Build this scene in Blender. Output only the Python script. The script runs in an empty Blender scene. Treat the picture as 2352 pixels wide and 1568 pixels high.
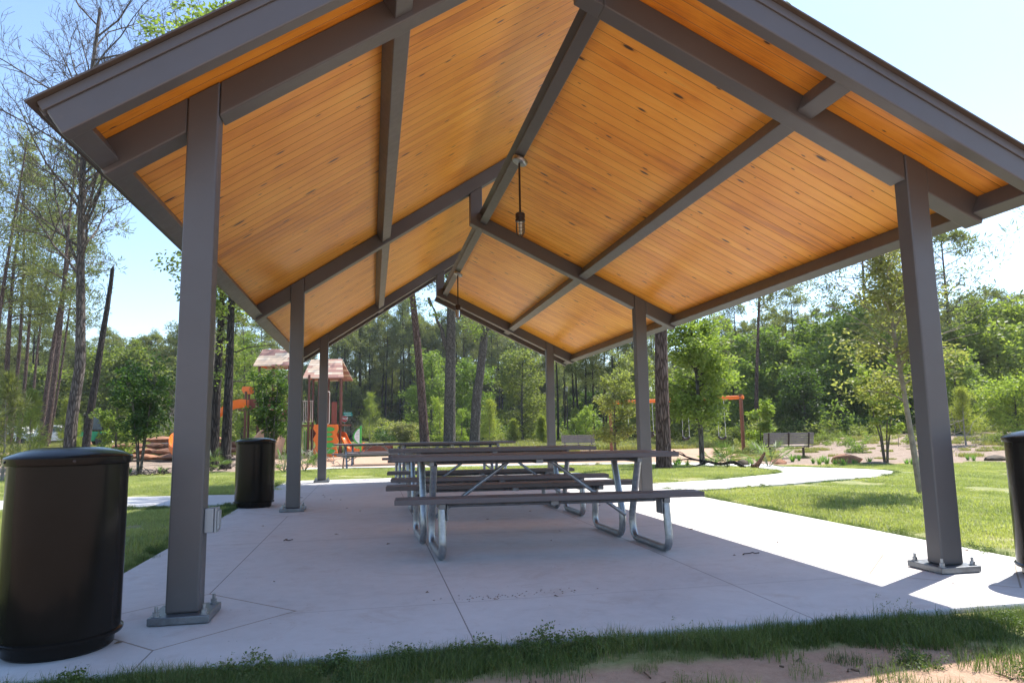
import bpy, bmesh, math, random
import numpy as np
from mathutils import Vector, Matrix
R = math.radians
scene = bpy.context.scene

# ------------------------------------------------------------------ camera
CX, CY, CZ = 0.9994, -4.2672, 1.0
YAW, PITCH, ROLL, FPX = 0.2002, 0.1273, -0.0157, 1589.9      # focal length in pixels of a 2352 wide frame
fwd = Vector((math.sin(YAW)*math.cos(PITCH), math.cos(YAW)*math.cos(PITCH), math.sin(PITCH)))
rt0 = Vector((math.cos(YAW), -math.sin(YAW), 0.0))
up0 = rt0.cross(fwd)
rt = rt0*math.cos(ROLL) + up0*math.sin(ROLL)
up = -rt0*math.sin(ROLL) + up0*math.cos(ROLL)
cam_d = bpy.data.cameras.new("camera")
cam = bpy.data.objects.new("camera", cam_d)
scene.collection.objects.link(cam)
cam.matrix_world = Matrix(((rt.x, up.x, -fwd.x, CX), (rt.y, up.y, -fwd.y, CY), (rt.z, up.z, -fwd.z, CZ), (0, 0, 0, 1)))
cam_d.sensor_width = 36.0
cam_d.lens = FPX/2352*36
cam_d.clip_start = 0.05
cam_d.clip_end = 2000
scene.camera = cam

# ------------------------------------------------------------------ sky and sun
SUN_AZ, SUN_EL = 60.8, 58.0                                   # azimuth clockwise from +Y
world = bpy.data.worlds.new("World")
scene.world = world
world.use_nodes = True
wn = world.node_tree
bg = wn.nodes['Background']
sky = wn.nodes.new('ShaderNodeTexSky')
sky.sky_type = 'NISHITA'
sky.sun_disc = False
sky.sun_elevation = R(SUN_EL)
sky.sun_rotation = R(SUN_AZ)
sky.air_density = 1.0
sky.dust_density = 0.45
sky.ozone_density = 2.7
wn.links.new(sky.outputs[0], bg.inputs[0])
bg.inputs[1].default_value = 0.15
sun_d = bpy.data.lights.new("sun", 'SUN')
sun_d.energy = 4.9
sun_d.angle = R(0.53)
sun_d.color = (1.0, 0.95, 0.88)
sun = bpy.data.objects.new("sun", sun_d)
scene.collection.objects.link(sun)
sdir = Vector((math.sin(R(SUN_AZ))*math.cos(R(SUN_EL)), math.cos(R(SUN_AZ))*math.cos(R(SUN_EL)), math.sin(R(SUN_EL))))
sun.rotation_euler = sdir.to_track_quat('Z', 'Y').to_euler()
sun.location = (8, 8, 20)
scene.view_settings.view_transform = 'Standard'
scene.view_settings.look = 'None'
scene.view_settings.exposure = 1.1
scene.view_settings.gamma = 1.0
scene.render.engine = 'CYCLES'
scene.cycles.max_bounces = 8
scene.cycles.diffuse_bounces = 4
scene.cycles.transparent_max_bounces = 8

# ------------------------------------------------------------------ helpers
def ray(u, v, z):                     # where the line of sight through (u, v) meets the level z
    d = fwd + rt*((u-1176)/FPX) - up*((v-784)/FPX)
    t = (z-CZ)/d.z
    return Vector((CX+t*d.x, CY+t*d.y, z))
def at(u, D):                         # ground point at depth D metres, bearing of column u
    v = 988 - (u-1176)*0.0153
    d = fwd + rt*((u-1176)/FPX) - up*((v-784)/FPX)
    h = Vector((math.sin(YAW), math.cos(YAW), 0))
    t = D/(d.x*h.x+d.y*h.y)
    x, y = CX+t*d.x, CY+t*d.y
    return Vector((x, y, gz(x, y)))
def depth(x, y): return (x-CX)*math.sin(YAW)+(y-CY)*math.cos(YAW)
def lateral(x, y): return (x-CX)*math.cos(YAW)-(y-CY)*math.sin(YAW)
def sstep(a, b, x):
    t = min(1, max(0, (x-a)/(b-a))); return t*t*(3-2*t)
def gz(x, y):                         # terrain height
    dx = max(-0.8-x, x-5.74, 0); dy = max(-0.9-y, y-11.5, 0)
    d = math.hypot(dx, dy)
    z = -0.03 - 0.175*sstep(0.3, 11, d)
    D = depth(x, y); L = lateral(x, y)
    if D > 2:
        ang = L/D
        z += 0.62*sstep(0.30, 0.52, ang)*sstep(21, 42, D)
        z += 0.45*sstep(-0.36, -0.46, ang)*sstep(34, 46, D)*(1-sstep(60, 80, D))
    z += 0.012*math.sin(x*1.3+0.4)*math.sin(y*1.1)*sstep(0.2, 2, d)
    z += 0.05*math.sin(x*0.35+1)*math.sin(y*0.27)*sstep(12, 25, d)
    return z

class MB:
    def __init__(s): s.v = []; s.f = []
    def add(s, vs, fs):
        n = len(s.v); s.v += [tuple(p) for p in vs]; s.f += [tuple(i+n for i in f) for f in fs]; return s
    def box(s, x0, x1, y0, y1, z0, z1, M=None):
        vs = [(x0,y0,z0),(x1,y0,z0),(x1,y1,z0),(x0,y1,z0),(x0,y0,z1),(x1,y0,z1),(x1,y1,z1),(x0,y1,z1)]
        if M is not None: vs = [M @ Vector(p) for p in vs]
        return s.add(vs, [(0,3,2,1),(4,5,6,7),(0,1,5,4),(1,2,6,5),(2,3,7,6),(3,0,4,7)])
    def prism_y(s, poly, y0, y1):     # poly in (x, z), counter clockwise seen from -y
        n = len(poly)
        vs = [(x, y0, z) for x, z in poly]+[(x, y1, z) for x, z in poly]
        return s.add(vs, [tuple(range(n)), tuple(range(2*n-1, n-1, -1))]+[(i, i+n, (i+1) % n+n, (i+1) % n) for i in range(n)])
    def prism_z(s, poly, z0, z1):
        n = len(poly)
        vs = [(x, y, z0) for x, y in poly]+[(x, y, z1) for x, y in poly]
        return s.add(vs, [tuple(range(n-1, -1, -1)), tuple(range(n, 2*n))]+[(i, (i+1) % n, (i+1) % n+n, i+n) for i in range(n)])
    def tube(s, pts, rad, n=10, cap=True):
        pts = [Vector(p) for p in pts]
        rads = rad if isinstance(rad, (list, tuple)) else [rad]*len(pts)
        base = len(s.v)
        ref = None
        for i, p in enumerate(pts):
            if i == 0: t = pts[1]-pts[0]
            elif i == len(pts)-1: t = pts[-1]-pts[-2]
            else: t = (pts[i+1]-p).normalized()+(p-pts[i-1]).normalized()
            t.normalize()
            if ref is None: ref = Vector((0, 0, 1)) if abs(t.z) < 0.9 else Vector((1, 0, 0))
            a = t.cross(ref)
            if a.length < 1e-4: ref = Vector((0, 1, 0)); a = t.cross(ref)
            a.normalize(); b = t.cross(a).normalized(); ref = -b if ref.dot(-b) > 0 else b
            b = ref - t*ref.dot(t); b.normalize(); a = b.cross(t)
            for k in range(n):
                an = 2*math.pi*k/n
                s.v.append(tuple(p+(a*math.cos(an)+b*math.sin(an))*rads[i]))
        for i in range(len(pts)-1):
            for k in range(n):
                k2 = (k+1) % n
                s.f.append((base+i*n+k, base+i*n+k2, base+(i+1)*n+k2, base+(i+1)*n+k))
        if cap:
            s.f.append(tuple(base+k for k in range(n-1, -1, -1)))
            s.f.append(tuple(base+(len(pts)-1)*n+k for k in range(n)))
        return s
    def lathe(s, prof, n=32, c=(0, 0)):
        base = len(s.v)
        for r, z in prof:
            for k in range(n):
                a = 2*math.pi*k/n
                s.v.append((c[0]+r*math.cos(a), c[1]+r*math.sin(a), z))
        for i in range(len(prof)-1):
            for k in range(n):
                k2 = (k+1) % n
                s.f.append((base+i*n+k, base+i*n+k2, base+(i+1)*n+k2, base+(i+1)*n+k))
        return s
    def xf(s, M):
        s.v = [tuple(M @ Vector(p)) for p in s.v]; return s

def put(name, mb, m, parent=None, smooth=False, bevel=0, loc=None, seg=2):
    me = bpy.data.meshes.new(name)
    me.from_pydata(mb.v, [], mb.f)
    bm = bmesh.new(); bm.from_mesh(me)
    bmesh.ops.remove_doubles(bm, verts=bm.verts, dist=1e-5)
    bmesh.ops.recalc_face_normals(bm, faces=bm.faces)
    bm.to_mesh(me); bm.free()
    me.update()
    for q in (m if isinstance(m, (list, tuple)) else [m]): me.materials.append(q)
    o = bpy.data.objects.new(name, me)
    scene.collection.objects.link(o)
    if parent: o.parent = parent
    if loc is not None: o.location = loc
    if smooth:
        me.polygons.foreach_set('use_smooth', [True]*len(me.polygons))
        me.set_sharp_from_angle(angle=R(38))
    if bevel:
        b = o.modifiers.new('bevel', 'BEVEL'); b.width = bevel; b.segments = seg; b.limit_method = 'ANGLE'; b.angle_limit = R(40)
        b.harden_normals = False
    return o
def thing(name, label, cat, loc=(0, 0, 0), rz=0, group=None):
    o = bpy.data.objects.new(name, None); scene.collection.objects.link(o)
    o.empty_display_size = 0.3
    o.location = loc; o.rotation_euler = (0, 0, rz); o['label'] = label; o['category'] = cat
    if group: o['group'] = group
    return o
def tag(o, label, cat, group=None):
    o['label'] = label; o['category'] = cat
    if group: o['group'] = group
    return o
def struct(o): o['kind'] = 'structure'; return o
def stuff(o, label, cat): o['kind'] = 'stuff'; o['label'] = label; o['category'] = cat; return o
def copy_tree(o, label=None, loc=None, rz=None, sc=None, parent=None, group=None):
    c = o.copy(); scene.collection.objects.link(c)
    if parent: c.parent = parent
    for ch in o.children: copy_tree(ch, parent=c)
    if label: c['label'] = label
    if loc is not None: c.location = loc
    if rz is not None: c.rotation_euler = (0, 0, rz)
    if sc is not None: c.scale = sc if isinstance(sc, tuple) else (sc, sc, sc)
    if group: c['group'] = group
    return c

# ------------------------------------------------------------------ materials
class X:                              # a socket one can do arithmetic with
    def __init__(s, nt, sock): s.nt = nt; s.s = sock
    def _m(s, op, o=None, o2=None):
        n = s.nt.nodes.new('ShaderNodeMath'); n.operation = op
        s.nt.links.new(s.s, n.inputs[0])
        for i, q in ((1, o), (2, o2)):
            if q is None: continue
            if isinstance(q, X): s.nt.links.new(q.s, n.inputs[i])
            else: n.inputs[i].default_value = q
        return X(s.nt, n.outputs[0])
    def __add__(s, o): return s._m('ADD', o)
    def __sub__(s, o): return s._m('SUBTRACT', o)
    def __mul__(s, o): return s._m('MULTIPLY', o)
    def __truediv__(s, o): return s._m('DIVIDE', o)
    def abs(s): return s._m('ABSOLUTE')
    def lt(s, o): return s._m('LESS_THAN', o)
    def gt(s, o): return s._m('GREATER_THAN', o)
    def mx(s, o): return s._m('MAXIMUM', o)
    def mn(s, o): return s._m('MINIMUM', o)
    def floor(s): return s._m('FLOOR')
    def pow(s, o): return s._m('POWER', o)
    def rng(s, a, b, c=0, d=1):
        n = s.nt.nodes.new('ShaderNodeMapRange'); s.nt.links.new(s.s, n.inputs[0])
        for i, q in zip((1, 2, 3, 4), (a, b, c, d)): n.inputs[i].default_value = q
        return X(s.nt, n.outputs[0])
class Mat:
    def __init__(s, name, base=(0.5, 0.5, 0.5), rough=0.6, metal=0.0, spec=0.5, coat=0.0, coat_rough=0.1):
        s.m = bpy.data.materials.new(name); s.m.use_nodes = True; s.nt = s.m.node_tree
        s.b = s.nt.nodes['Principled BSDF']
        s.b.inputs['Base Color'].default_value = (*base, 1)
        s.b.inputs['Roughness'].default_value = rough
        s.b.inputs['Metallic'].default_value = metal
        s.b.inputs['Specular IOR Level'].default_value = spec
        s.b.inputs['Coat Weight'].default_value = coat
        s.b.inputs['Coat Roughness'].default_value = coat_rough
    def n(s, t, **k):
        n = s.nt.nodes.new(t)
        for a, b in k.items(): setattr(n, a, b)
        return n
    def coord(s, kind='Object', scale=(1, 1, 1), rot=(0, 0, 0)):
        if not hasattr(s, '_tc'): s._tc = s.n('ShaderNodeTexCoord')
        mp = s.n('ShaderNodeMapping'); mp.inputs['Scale'].default_value = scale; mp.inputs['Rotation'].default_value = rot
        s.nt.links.new(s._tc.outputs[kind], mp.inputs[0]); return mp.outputs[0]
    def xyz(s, vec):
        n = s.n('ShaderNodeSeparateXYZ'); s.nt.links.new(vec, n.inputs[0]); return [X(s.nt, o) for o in n.outputs]
    def geo_pos(s):
        g = s.n('ShaderNodeNewGeometry'); return g.outputs['Position']
    def noise(s, vec, scale=5, detail=4, rough=0.6, dist=0):
        n = s.n('ShaderNodeTexNoise'); s.nt.links.new(vec, n.inputs['Vector'])
        n.inputs['Scale'].default_value = scale; n.inputs['Detail'].default_value = detail
        n.inputs['Roughness'].default_value = rough; n.inputs['Distortion'].default_value = dist
        return X(s.nt, n.outputs[0])
    def ramp(s, x, stops, interp='LINEAR'):
        n = s.n('ShaderNodeValToRGB'); s.nt.links.new(x.s, n.inputs[0]); cr = n.color_ramp; cr.interpolation = interp
        while len(cr.elements) < len(stops): cr.elements.new(0.5)
        for e, (p, c) in zip(cr.elements, stops):
            e.position = p; e.color = (*c, 1)
        return n.outputs[0]
    def mix(s, f, a, b, mode='MIX'):
        n = s.n('ShaderNodeMix', data_type='RGBA', blend_type=mode)
        for i, q in ((0, f), (6, a), (7, b)):
            if isinstance(q, X): s.nt.links.new(q.s, n.inputs[i])
            elif isinstance(q, (int, float)): n.inputs[i].default_value = q
            elif isinstance(q, tuple): n.inputs[i].default_value = (*q, 1)
            else: s.nt.links.new(q, n.inputs[i])
        return n.outputs[2]
    def col(s, sock): s.nt.links.new(sock, s.b.inputs['Base Color']); return s
    def rgh(s, x): s.nt.links.new(x.s, s.b.inputs['Roughness']); return s
    def bump(s, x, strength=0.3, dist=0.01):
        n = s.n('ShaderNodeBump'); n.inputs['Strength'].default_value = strength; n.inputs['Distance'].default_value = dist
        s.nt.links.new(x.s, n.inputs['Height']); s.nt.links.new(n.outputs[0], s.b.inputs['Normal']); return s

def simple(name, base, rough=0.55, metal=0.0, var=0.25, vs=6.0, bump=0.0, bs=60.0, coat=0.0, kind='Object'):
    m = Mat(name, base, rough, metal, coat=coat)
    c = m.coord(kind)
    nz = m.noise(c, vs, 5, 0.62)
    d = tuple(q*(1-var) for q in base); l = tuple(min(1, q*(1+var)) for q in base)
    m.col(m.ramp(nz, [(0.3, d), (0.7, l)]))
    m.rgh(nz.rng(0.3, 0.7, max(0.05, rough-0.08), min(1, rough+0.08)))
    if bump: m.bump(m.noise(c, bs, 4), bump, 0.01)
    return m.m

M = {}
def paint():
    m = Mat('dark_bronze_paint', (0.09, 0.08, 0.078), 0.36, 0.0, 0.55)
    p = m.geo_pos()
    a = m.noise(p, 1.7, 5, 0.6); b = m.noise(p, 420, 2, 0.5); c = m.noise(p, 14, 6, 0.7)
    m.col(m.mix(c.rng(0.58, 0.8, 0, 0.35), m.ramp(a, [(0.3, (0.076, 0.070, 0.072)), (0.7, (0.092, 0.086, 0.089))]), (0.14, 0.125, 0.115)))
    m.rgh(c.rng(0.3, 0.75, 0.36, 0.52)); m.bump(b, 0.05, 0.002)
    return m.m
M['paint'] = paint()
def bark(name, c0, c1, sc=1.0, stretch=0.18):
    m = Mat(name, c0, 0.95, spec=0.15)
    c = m.coord('Object', (1, 1, stretch))
    v = m.n('ShaderNodeTexVoronoi', feature='DISTANCE_TO_EDGE'); v.inputs['Scale'].default_value = 16*sc
    nz = m.noise(c, 7*sc, 5, 0.65)
    add = m.n('ShaderNodeVectorMath', operation='ADD'); sc_ = m.n('ShaderNodeVectorMath', operation='SCALE')
    nn = m.n('ShaderNodeTexNoise'); m.nt.links.new(c, nn.inputs['Vector']); nn.inputs['Scale'].default_value = 9*sc
    m.nt.links.new(nn.outputs['Color'], sc_.inputs[0]); sc_.inputs['Scale'].default_value = 0.12
    m.nt.links.new(c, add.inputs[0]); m.nt.links.new(sc_.outputs[0], add.inputs[1])
    m.nt.links.new(add.outputs[0], v.inputs['Vector'])
    e = X(m.nt, v.outputs[0]).rng(0, 0.22)
    m.col(m.mix(e*0.75, tuple(q*0.35 for q in c0), m.ramp(nz, [(0.3, c0), (0.7, c1)])))
    m.bump(e, 0.9, 0.03)
    return m.m
M['bark_pine'] = bark('pine_bark', (0.13, 0.085, 0.07), (0.27, 0.20, 0.175))
M['bark_grey'] = bark('grey_bark', (0.13, 0.12, 0.105), (0.27, 0.25, 0.225), 1.3)
M['bark_dark'] = bark('dark_bark', (0.045, 0.04, 0.036), (0.11, 0.095, 0.085), 0.9)
M['bark_brown'] = bark('brown_bark', (0.12, 0.10, 0.088), (0.27, 0.235, 0.21), 0.9)
M['bark_pale'] = bark('pale_bark', (0.30, 0.26, 0.20), (0.46, 0.42, 0.35), 4.0, 0.8)
M['stem_pale'] = simple('pale_smooth_bark', (0.25, 0.215, 0.175), 0.9, var=0.35, vs=9)
M['twig'] = simple('grey_twig', (0.25, 0.22, 0.19), 0.9, var=0.4)
def leafmat(name, dark, light, trans=0.35, yellow=None, rough=0.45):
    m = Mat(name, light, 0.5, spec=0.25)
    g = m.n('ShaderNodeNewGeometry'); r = X(m.nt, g.outputs['Random Per Island'])
    oi = m.n('ShaderNodeObjectInfo'); r2 = X(m.nt, oi.outputs['Random'])
    nz = m.noise(g.outputs['Position'], 0.55, 3, 0.5)
    f = (r*0.55 + nz.rng(0.3, 0.7)*0.45)
    st = [(0.0, dark), (0.75, light), (1.0, yellow or tuple(min(1, q*1.25) for q in light))]
    c = m.ramp(f, st)
    hs = m.n('ShaderNodeHueSaturation'); m.nt.links.new(c, hs.inputs['Color'])
    m.nt.links.new(r2.rng(0, 1, 0.485, 0.515).s, hs.inputs['Hue']); m.nt.links.new(r2.rng(0, 1, 1.15, 0.85).s, hs.inputs['Value'])
    m.col(hs.outputs[0])
    t = m.n('ShaderNodeBsdfTranslucent'); tc = m.mix(1.0, hs.outputs[0], (1.5, 1.65, 0.55), 'MULTIPLY')
    m.nt.links.new(tc, t.inputs[0])
    ms = m.n('ShaderNodeMixShader'); ms.inputs[0].default_value = trans
    m.nt.links.new(m.b.outputs[0], ms.inputs[1]); m.nt.links.new(t.outputs[0], ms.inputs[2])
    out = m.nt.nodes['Material Output']; m.nt.links.new(ms.outputs[0], out.inputs[0])
    return m.m
M['needle'] = leafmat('pine_needles', (0.07, 0.085, 0.038), (0.19, 0.205, 0.095), 0.4)
M['needle_y'] = leafmat('young_pine_needles', (0.10, 0.13, 0.04), (0.25, 0.28, 0.09), 0.45)
M['leaf'] = leafmat('green_leaves', (0.075, 0.10, 0.04), (0.20, 0.225, 0.095), 0.5)
M['leaf_b'] = leafmat('bright_leaves', (0.09, 0.13, 0.038), (0.21, 0.27, 0.085), 0.5, (0.32, 0.34, 0.12))
M['leaf_y'] = leafmat('yellowgreen_leaves', (0.12, 0.17, 0.04), (0.26, 0.33, 0.08), 0.45, (0.38, 0.36, 0.10))
M['leaf_d'] = leafmat('dark_leaves', (0.025, 0.05, 0.015), (0.065, 0.115, 0.03), 0.4)
M['leaf_o'] = leafmat('olive_oak_leaves', (0.14, 0.14, 0.065), (0.30, 0.29, 0.16), 0.45, (0.48, 0.43, 0.26), rough=0.35)
M['rough'] = leafmat('rough_grass_blades', (0.045, 0.075, 0.022), (0.12, 0.165, 0.055), 0.35, (0.26, 0.25, 0.13))
M['straw'] = leafmat('meadow_blades', (0.12, 0.14, 0.05), (0.27, 0.26, 0.11), 0.35, (0.45, 0.38, 0.2))
M['grass'] = leafmat('grass_blades', (0.17, 0.20, 0.075), (0.35, 0.37, 0.175), 0.40, (0.60, 0.53, 0.35))
# ------------------------------------------------------------------ ground
def cover(x, y):                      # grass, dirt, dry-scrub weights (sand where none)
    D = depth(x, y); L = lateral(x, y); a = L/max(D, 1)
    n = 0.5*math.sin(x*2.1+math.sin(y*1.7))*math.sin(y*2.3+1.3*math.sin(x*1.1))
    g = 1.0
    if y < -0.9: g = 1-sstep(-1.16, -1.36, y+0.10*n+0.05*math.sin(x*1.9)+0.05*max(0, x-2.4))
    lawn_end = 21.5+0.6*n
    if a > 0.32: lawn_end = 21+n
    g *= 1-sstep(lawn_end-0.5, lawn_end+0.6, D)
    dirt = 0.0
    if D > 20:
        dirt = sstep(0.30, 0.38, a)*sstep(20.5, 23, D)*(1-sstep(47, 54, D))
        dirt = max(dirt, sstep(-0.30, -0.38, a)*sstep(20, 23, D)*(1-sstep(60, 75, D)))
    scrub = sstep(38, 46, D+3*n)*(1-dirt)
    return g, dirt, scrub
def axis(fine0, fine1, step, lo, hi):
    a = list(np.arange(fine0, fine1, step)); s = step; x = fine0
    while x > lo: s *= 1.22; x -= s; a.insert(0, x)
    s = step; x = a[-1]
    while x < hi: s *= 1.22; x += s; a.append(x)
    return a
xs = axis(-22, 27, 0.3, -420, 420); ys = axis(-5, 44, 0.3, -60, 620)
nx, ny = len(xs), len(ys)
V = np.array([(x, y, gz(x, y)) for y in ys for x in xs])
Fc = [(j*nx+i, j*nx+i+1, (j+1)*nx+i+1, (j+1)*nx+i) for j in range(ny-1) for i in range(nx-1)]
me = bpy.data.meshes.new('ground'); me.from_pydata(V.tolist(), [], Fc)
ca = me.color_attributes.new('cover', 'FLOAT_COLOR', 'POINT')
cols = np.array([(*cover(x, y), 1) for y in ys for x in xs], dtype=np.float32)
ca.data.foreach_set('color', cols.ravel())
me.polygons.foreach_set('use_smooth', [True]*len(me.polygons))
ground = bpy.data.objects.new('ground', me); scene.collection.objects.link(ground); struct(ground)
m = Mat('ground_cover', rough=0.95, spec=0.1)
p = m.geo_pos()
at_ = m.n('ShaderNodeAttribute', attribute_name='cover')
sp = m.n('ShaderNodeSeparateColor'); m.nt.links.new(at_.outputs['Color'], sp.inputs[0])
cg, cd, cs = [X(m.nt, o) for o in sp.outputs[:3]]
n1 = m.noise(p, 1.3, 6, 0.65); n2 = m.noise(p, 22, 5, 0.7); n3 = m.noise(p, 160, 3, 0.6); n4 = m.noise(p, 5, 6, 0.7)
sand = m.ramp(n2*0.55+n3*0.45, [(0.3, (0.30, 0.195, 0.135)), (0.55, (0.42, 0.285, 0.20)), (0.8, (0.50, 0.36, 0.26))])
dirt = m.ramp(n4*0.6+n3*0.4, [(0.32, (0.12, 0.095, 0.06)), (0.5, (0.27, 0.205, 0.16)), (0.68, (0.38, 0.305, 0.25)), (0.8, (0.45, 0.38, 0.32))])
soil = m.ramp(n1*0.5+n2*0.5, [(0.35, (0.14, 0.165, 0.06)), (0.5, (0.22, 0.24, 0.10)), (0.60, (0.34, 0.30, 0.16)), (0.72, (0.42, 0.32, 0.21))])
scr = m.ramp(n4*0.6+n2*0.4, [(0.35, (0.10, 0.12, 0.045)), (0.55, (0.20, 0.20, 0.085)), (0.75, (0.34, 0.29, 0.16))])
wob = (n2-0.5)*0.9+(n4-0.5)*0.7
c = m.mix((cd+wob*0.6).rng(0.35, 0.65), sand, dirt)
c = m.mix((cs+wob*0.8).rng(0.35, 0.65), c, scr)
c = m.mix((cg+wob*0.5).rng(0.3, 0.7), c, soil)
m.col(c); m.bump(n2*0.7+n3*0.3, 0.6, 0.03)
me.materials.append(m.m)

# concrete
SLAB = (-0.79, 5.73, -0.88, 11.45)
W, L = 4.8877, 5.3609
POSTS = [(0, 0), (W, 0), (0, L), (W, L), (0, 2*L), (W, 2*L)]
def concrete(name, joints):
    m = Mat(name, (0.5, 0.49, 0.47), 0.82, spec=0.3)
    p = m.geo_pos(); x, y, z = m.xyz(p)
    a = m.noise(p, 0.9, 6, 0.6); b = m.noise(p, 9, 6, 0.7); c3 = m.noise(p, 220, 3, 0.6); st = m.noise(p, 2.6, 5, 0.75, 0.6)
    col = m.ramp(a*0.45+b*0.35+c3*0.2, [(0.32, (0.44, 0.415, 0.395)), (0.5, (0.52, 0.505, 0.49)), (0.7, (0.58, 0.57, 0.56))])
    col = m.mix(st.rng(0.55, 0.74, 0, 0.5), col, (0.38, 0.31, 0.26))
    col = m.mix(m.noise(p, 0.55, 6, 0.7, 1.2).rng(0.5, 0.72, 0, 0.28), col, (0.33, 0.33, 0.35))
    col = m.mix(m.noise(p, 55, 3, 0.8).rng(0.66, 0.78, 0, 0.3), col, (0.25, 0.22, 0.2))
    vo = m.n('ShaderNodeTexVoronoi'); m.nt.links.new(p, vo.inputs['Vector']); vo.inputs['Scale'].default_value = 9
    pit = X(m.nt, vo.outputs['Distance']).lt(0.045)
    col = m.mix(pit*0.6, col, (0.12, 0.10, 0.09))
    h = c3*0.3+b*0.3
    if joints:
        wx = x+(b-0.5)*0.006; wy = y+(b-0.5)*0.006
        crack = None; dia = None
        for px_, py_ in POSTS:
            d = ((wx-px_).abs()+(wy-py_).abs())
            k = (d-0.585).abs().lt(0.008); ins = d.lt(0.585)
            dia = k if dia is None else dia.mx(k)
            inside = ins if px_ == 0 and py_ == 0 else inside.mx(ins)
        for xc in (0.0, 1.49, 3.27):
            k = (wx-xc).abs().lt(0.0036); crack = k if crack is None else crack.mx(k)
        for yc, wd in ((-0.05, 0.002), (2.66, 0.004), (5.36, 0.002), (8.0, 0.004), (10.72, 0.003)):
            crack = crack.mx((wy-yc).abs().lt(wd))
        crack = crack*(inside*-1.0+1.0)
        col = m.mix(dia*0.75, col, (0.20, 0.155, 0.105))
        col = m.mix(crack*0.75, col, (0.11, 0.09, 0.08))
        h = h - crack*1.5 - dia*1.0
    m.col(col); m.bump(h, 0.35, 0.006)
    return m.m
M['slab'] = concrete('pavilion_concrete', True)
M['conc'] = concrete('path_concrete', False)
o = put('pavilion_slab', MB().box(SLAB[0], SLAB[1], SLAB[2], SLAB[3], -0.13, 0.0), M['slab'], bevel=0.012); struct(o)

def sheet(name, poly, zoff, mat, step=0.5):
    # a polygon laid on the terrain: triangulated grid clipped by point-in-polygon is ragged, so fill then subdivide
    bm = bmesh.new()
    vs = [bm.verts.new((a, b, 0)) for a, b in poly]
    f = bm.faces.new(vs)
    bmesh.ops.triangulate(bm, faces=[f])
    for _ in range(6):
        es = [e for e in bm.edges if e.calc_length() > step]
        if not es: break
        bmesh.ops.subdivide_edges(bm, edges=es, cuts=1)
        bmesh.ops.triangulate(bm, faces=bm.faces[:])
    for v_ in bm.verts: v_.co.z = gz(v_.co.x, v_.co.y)+zoff
    bmesh.ops.recalc_face_normals(bm, faces=bm.faces)
    if sum(f.normal.z for f in bm.faces) < 0: bmesh.ops.reverse_faces(bm, faces=bm.faces)
    me = bpy.data.meshes.new(name); bm.to_mesh(me); bm.free(); me.materials.append(mat)
    o = bpy.data.objects.new(name, me); scene.collection.objects.link(o)
    sd = o.modifiers.new('thick', 'SOLIDIFY'); sd.thickness = 0.08; sd.offset = -1
    return struct(o)
def curve_pts(pts, n=6):              # Catmull-Rom through the points
    out = []
    for i in range(len(pts)-1):
        p0 = pts[max(i-1, 0)]; p1 = pts[i]; p2 = pts[i+1]; p3 = pts[min(i+2, len(pts)-1)]
        for k in range(n):
            t = k/n
            out.append(tuple(0.5*((2*b)+(-a+c_)*t+(2*a-5*b+4*c_-d)*t*t+(-a+3*b-3*c_+d)*t**3) for a, b, c_, d in zip(p0, p1, p2, p3)))
    out.append(tuple(pts[-1])); return out
# winding path to the right: its near edge, its tip and its far edge come back round a lawn island
near = [(5.735, 6.25), (6.5, 6.35), (8.0, 7.05), (9.7, 7.85), (11.4, 8.75), (13.3, 10.5), (13.6, 11.8), (12.9, 13.0), (12.2, 13.6), (12.6, 14.8), (11.9, 16.6), (9.6, 17.6), (7.6, 18.2), (4.0, 19.4), (-1.0, 20.4)]
far = [(-1.2, 19.0), (4.0, 17.9), (7.4, 16.6), (9.9, 15.4), (10.7, 13.8), (10.9, 12.2), (10.6, 10.9), (9.4, 9.6), (7.8, 8.5), (6.6, 7.95), (5.735, 7.75)]
PATH_R = curve_pts(near, 5)+curve_pts(far, 5)
sheet('path_right', PATH_R, 0.03, M['conc'])
PATH_L = [(-0.795, 6.55), (-0.795, 8.15), (-3, 8.65), (-6, 9.5), (-10, 10.6), (-22, 13.8), (-22, 12.2), (-10, 8.9), (-6, 7.75), (-3, 6.95)]
sheet('path_left', PATH_L, 0.032, M['conc'])
def inpoly(x, y, poly):
    c = False; j = len(poly)-1
    for i in range(len(poly)):
        xi, yi = poly[i]; xj, yj = poly[j]
        if (yi > y) != (yj > y) and x < (xj-xi)*(y-yi)/(yj-yi)+xi: c = not c
        j = i
    return c

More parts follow.
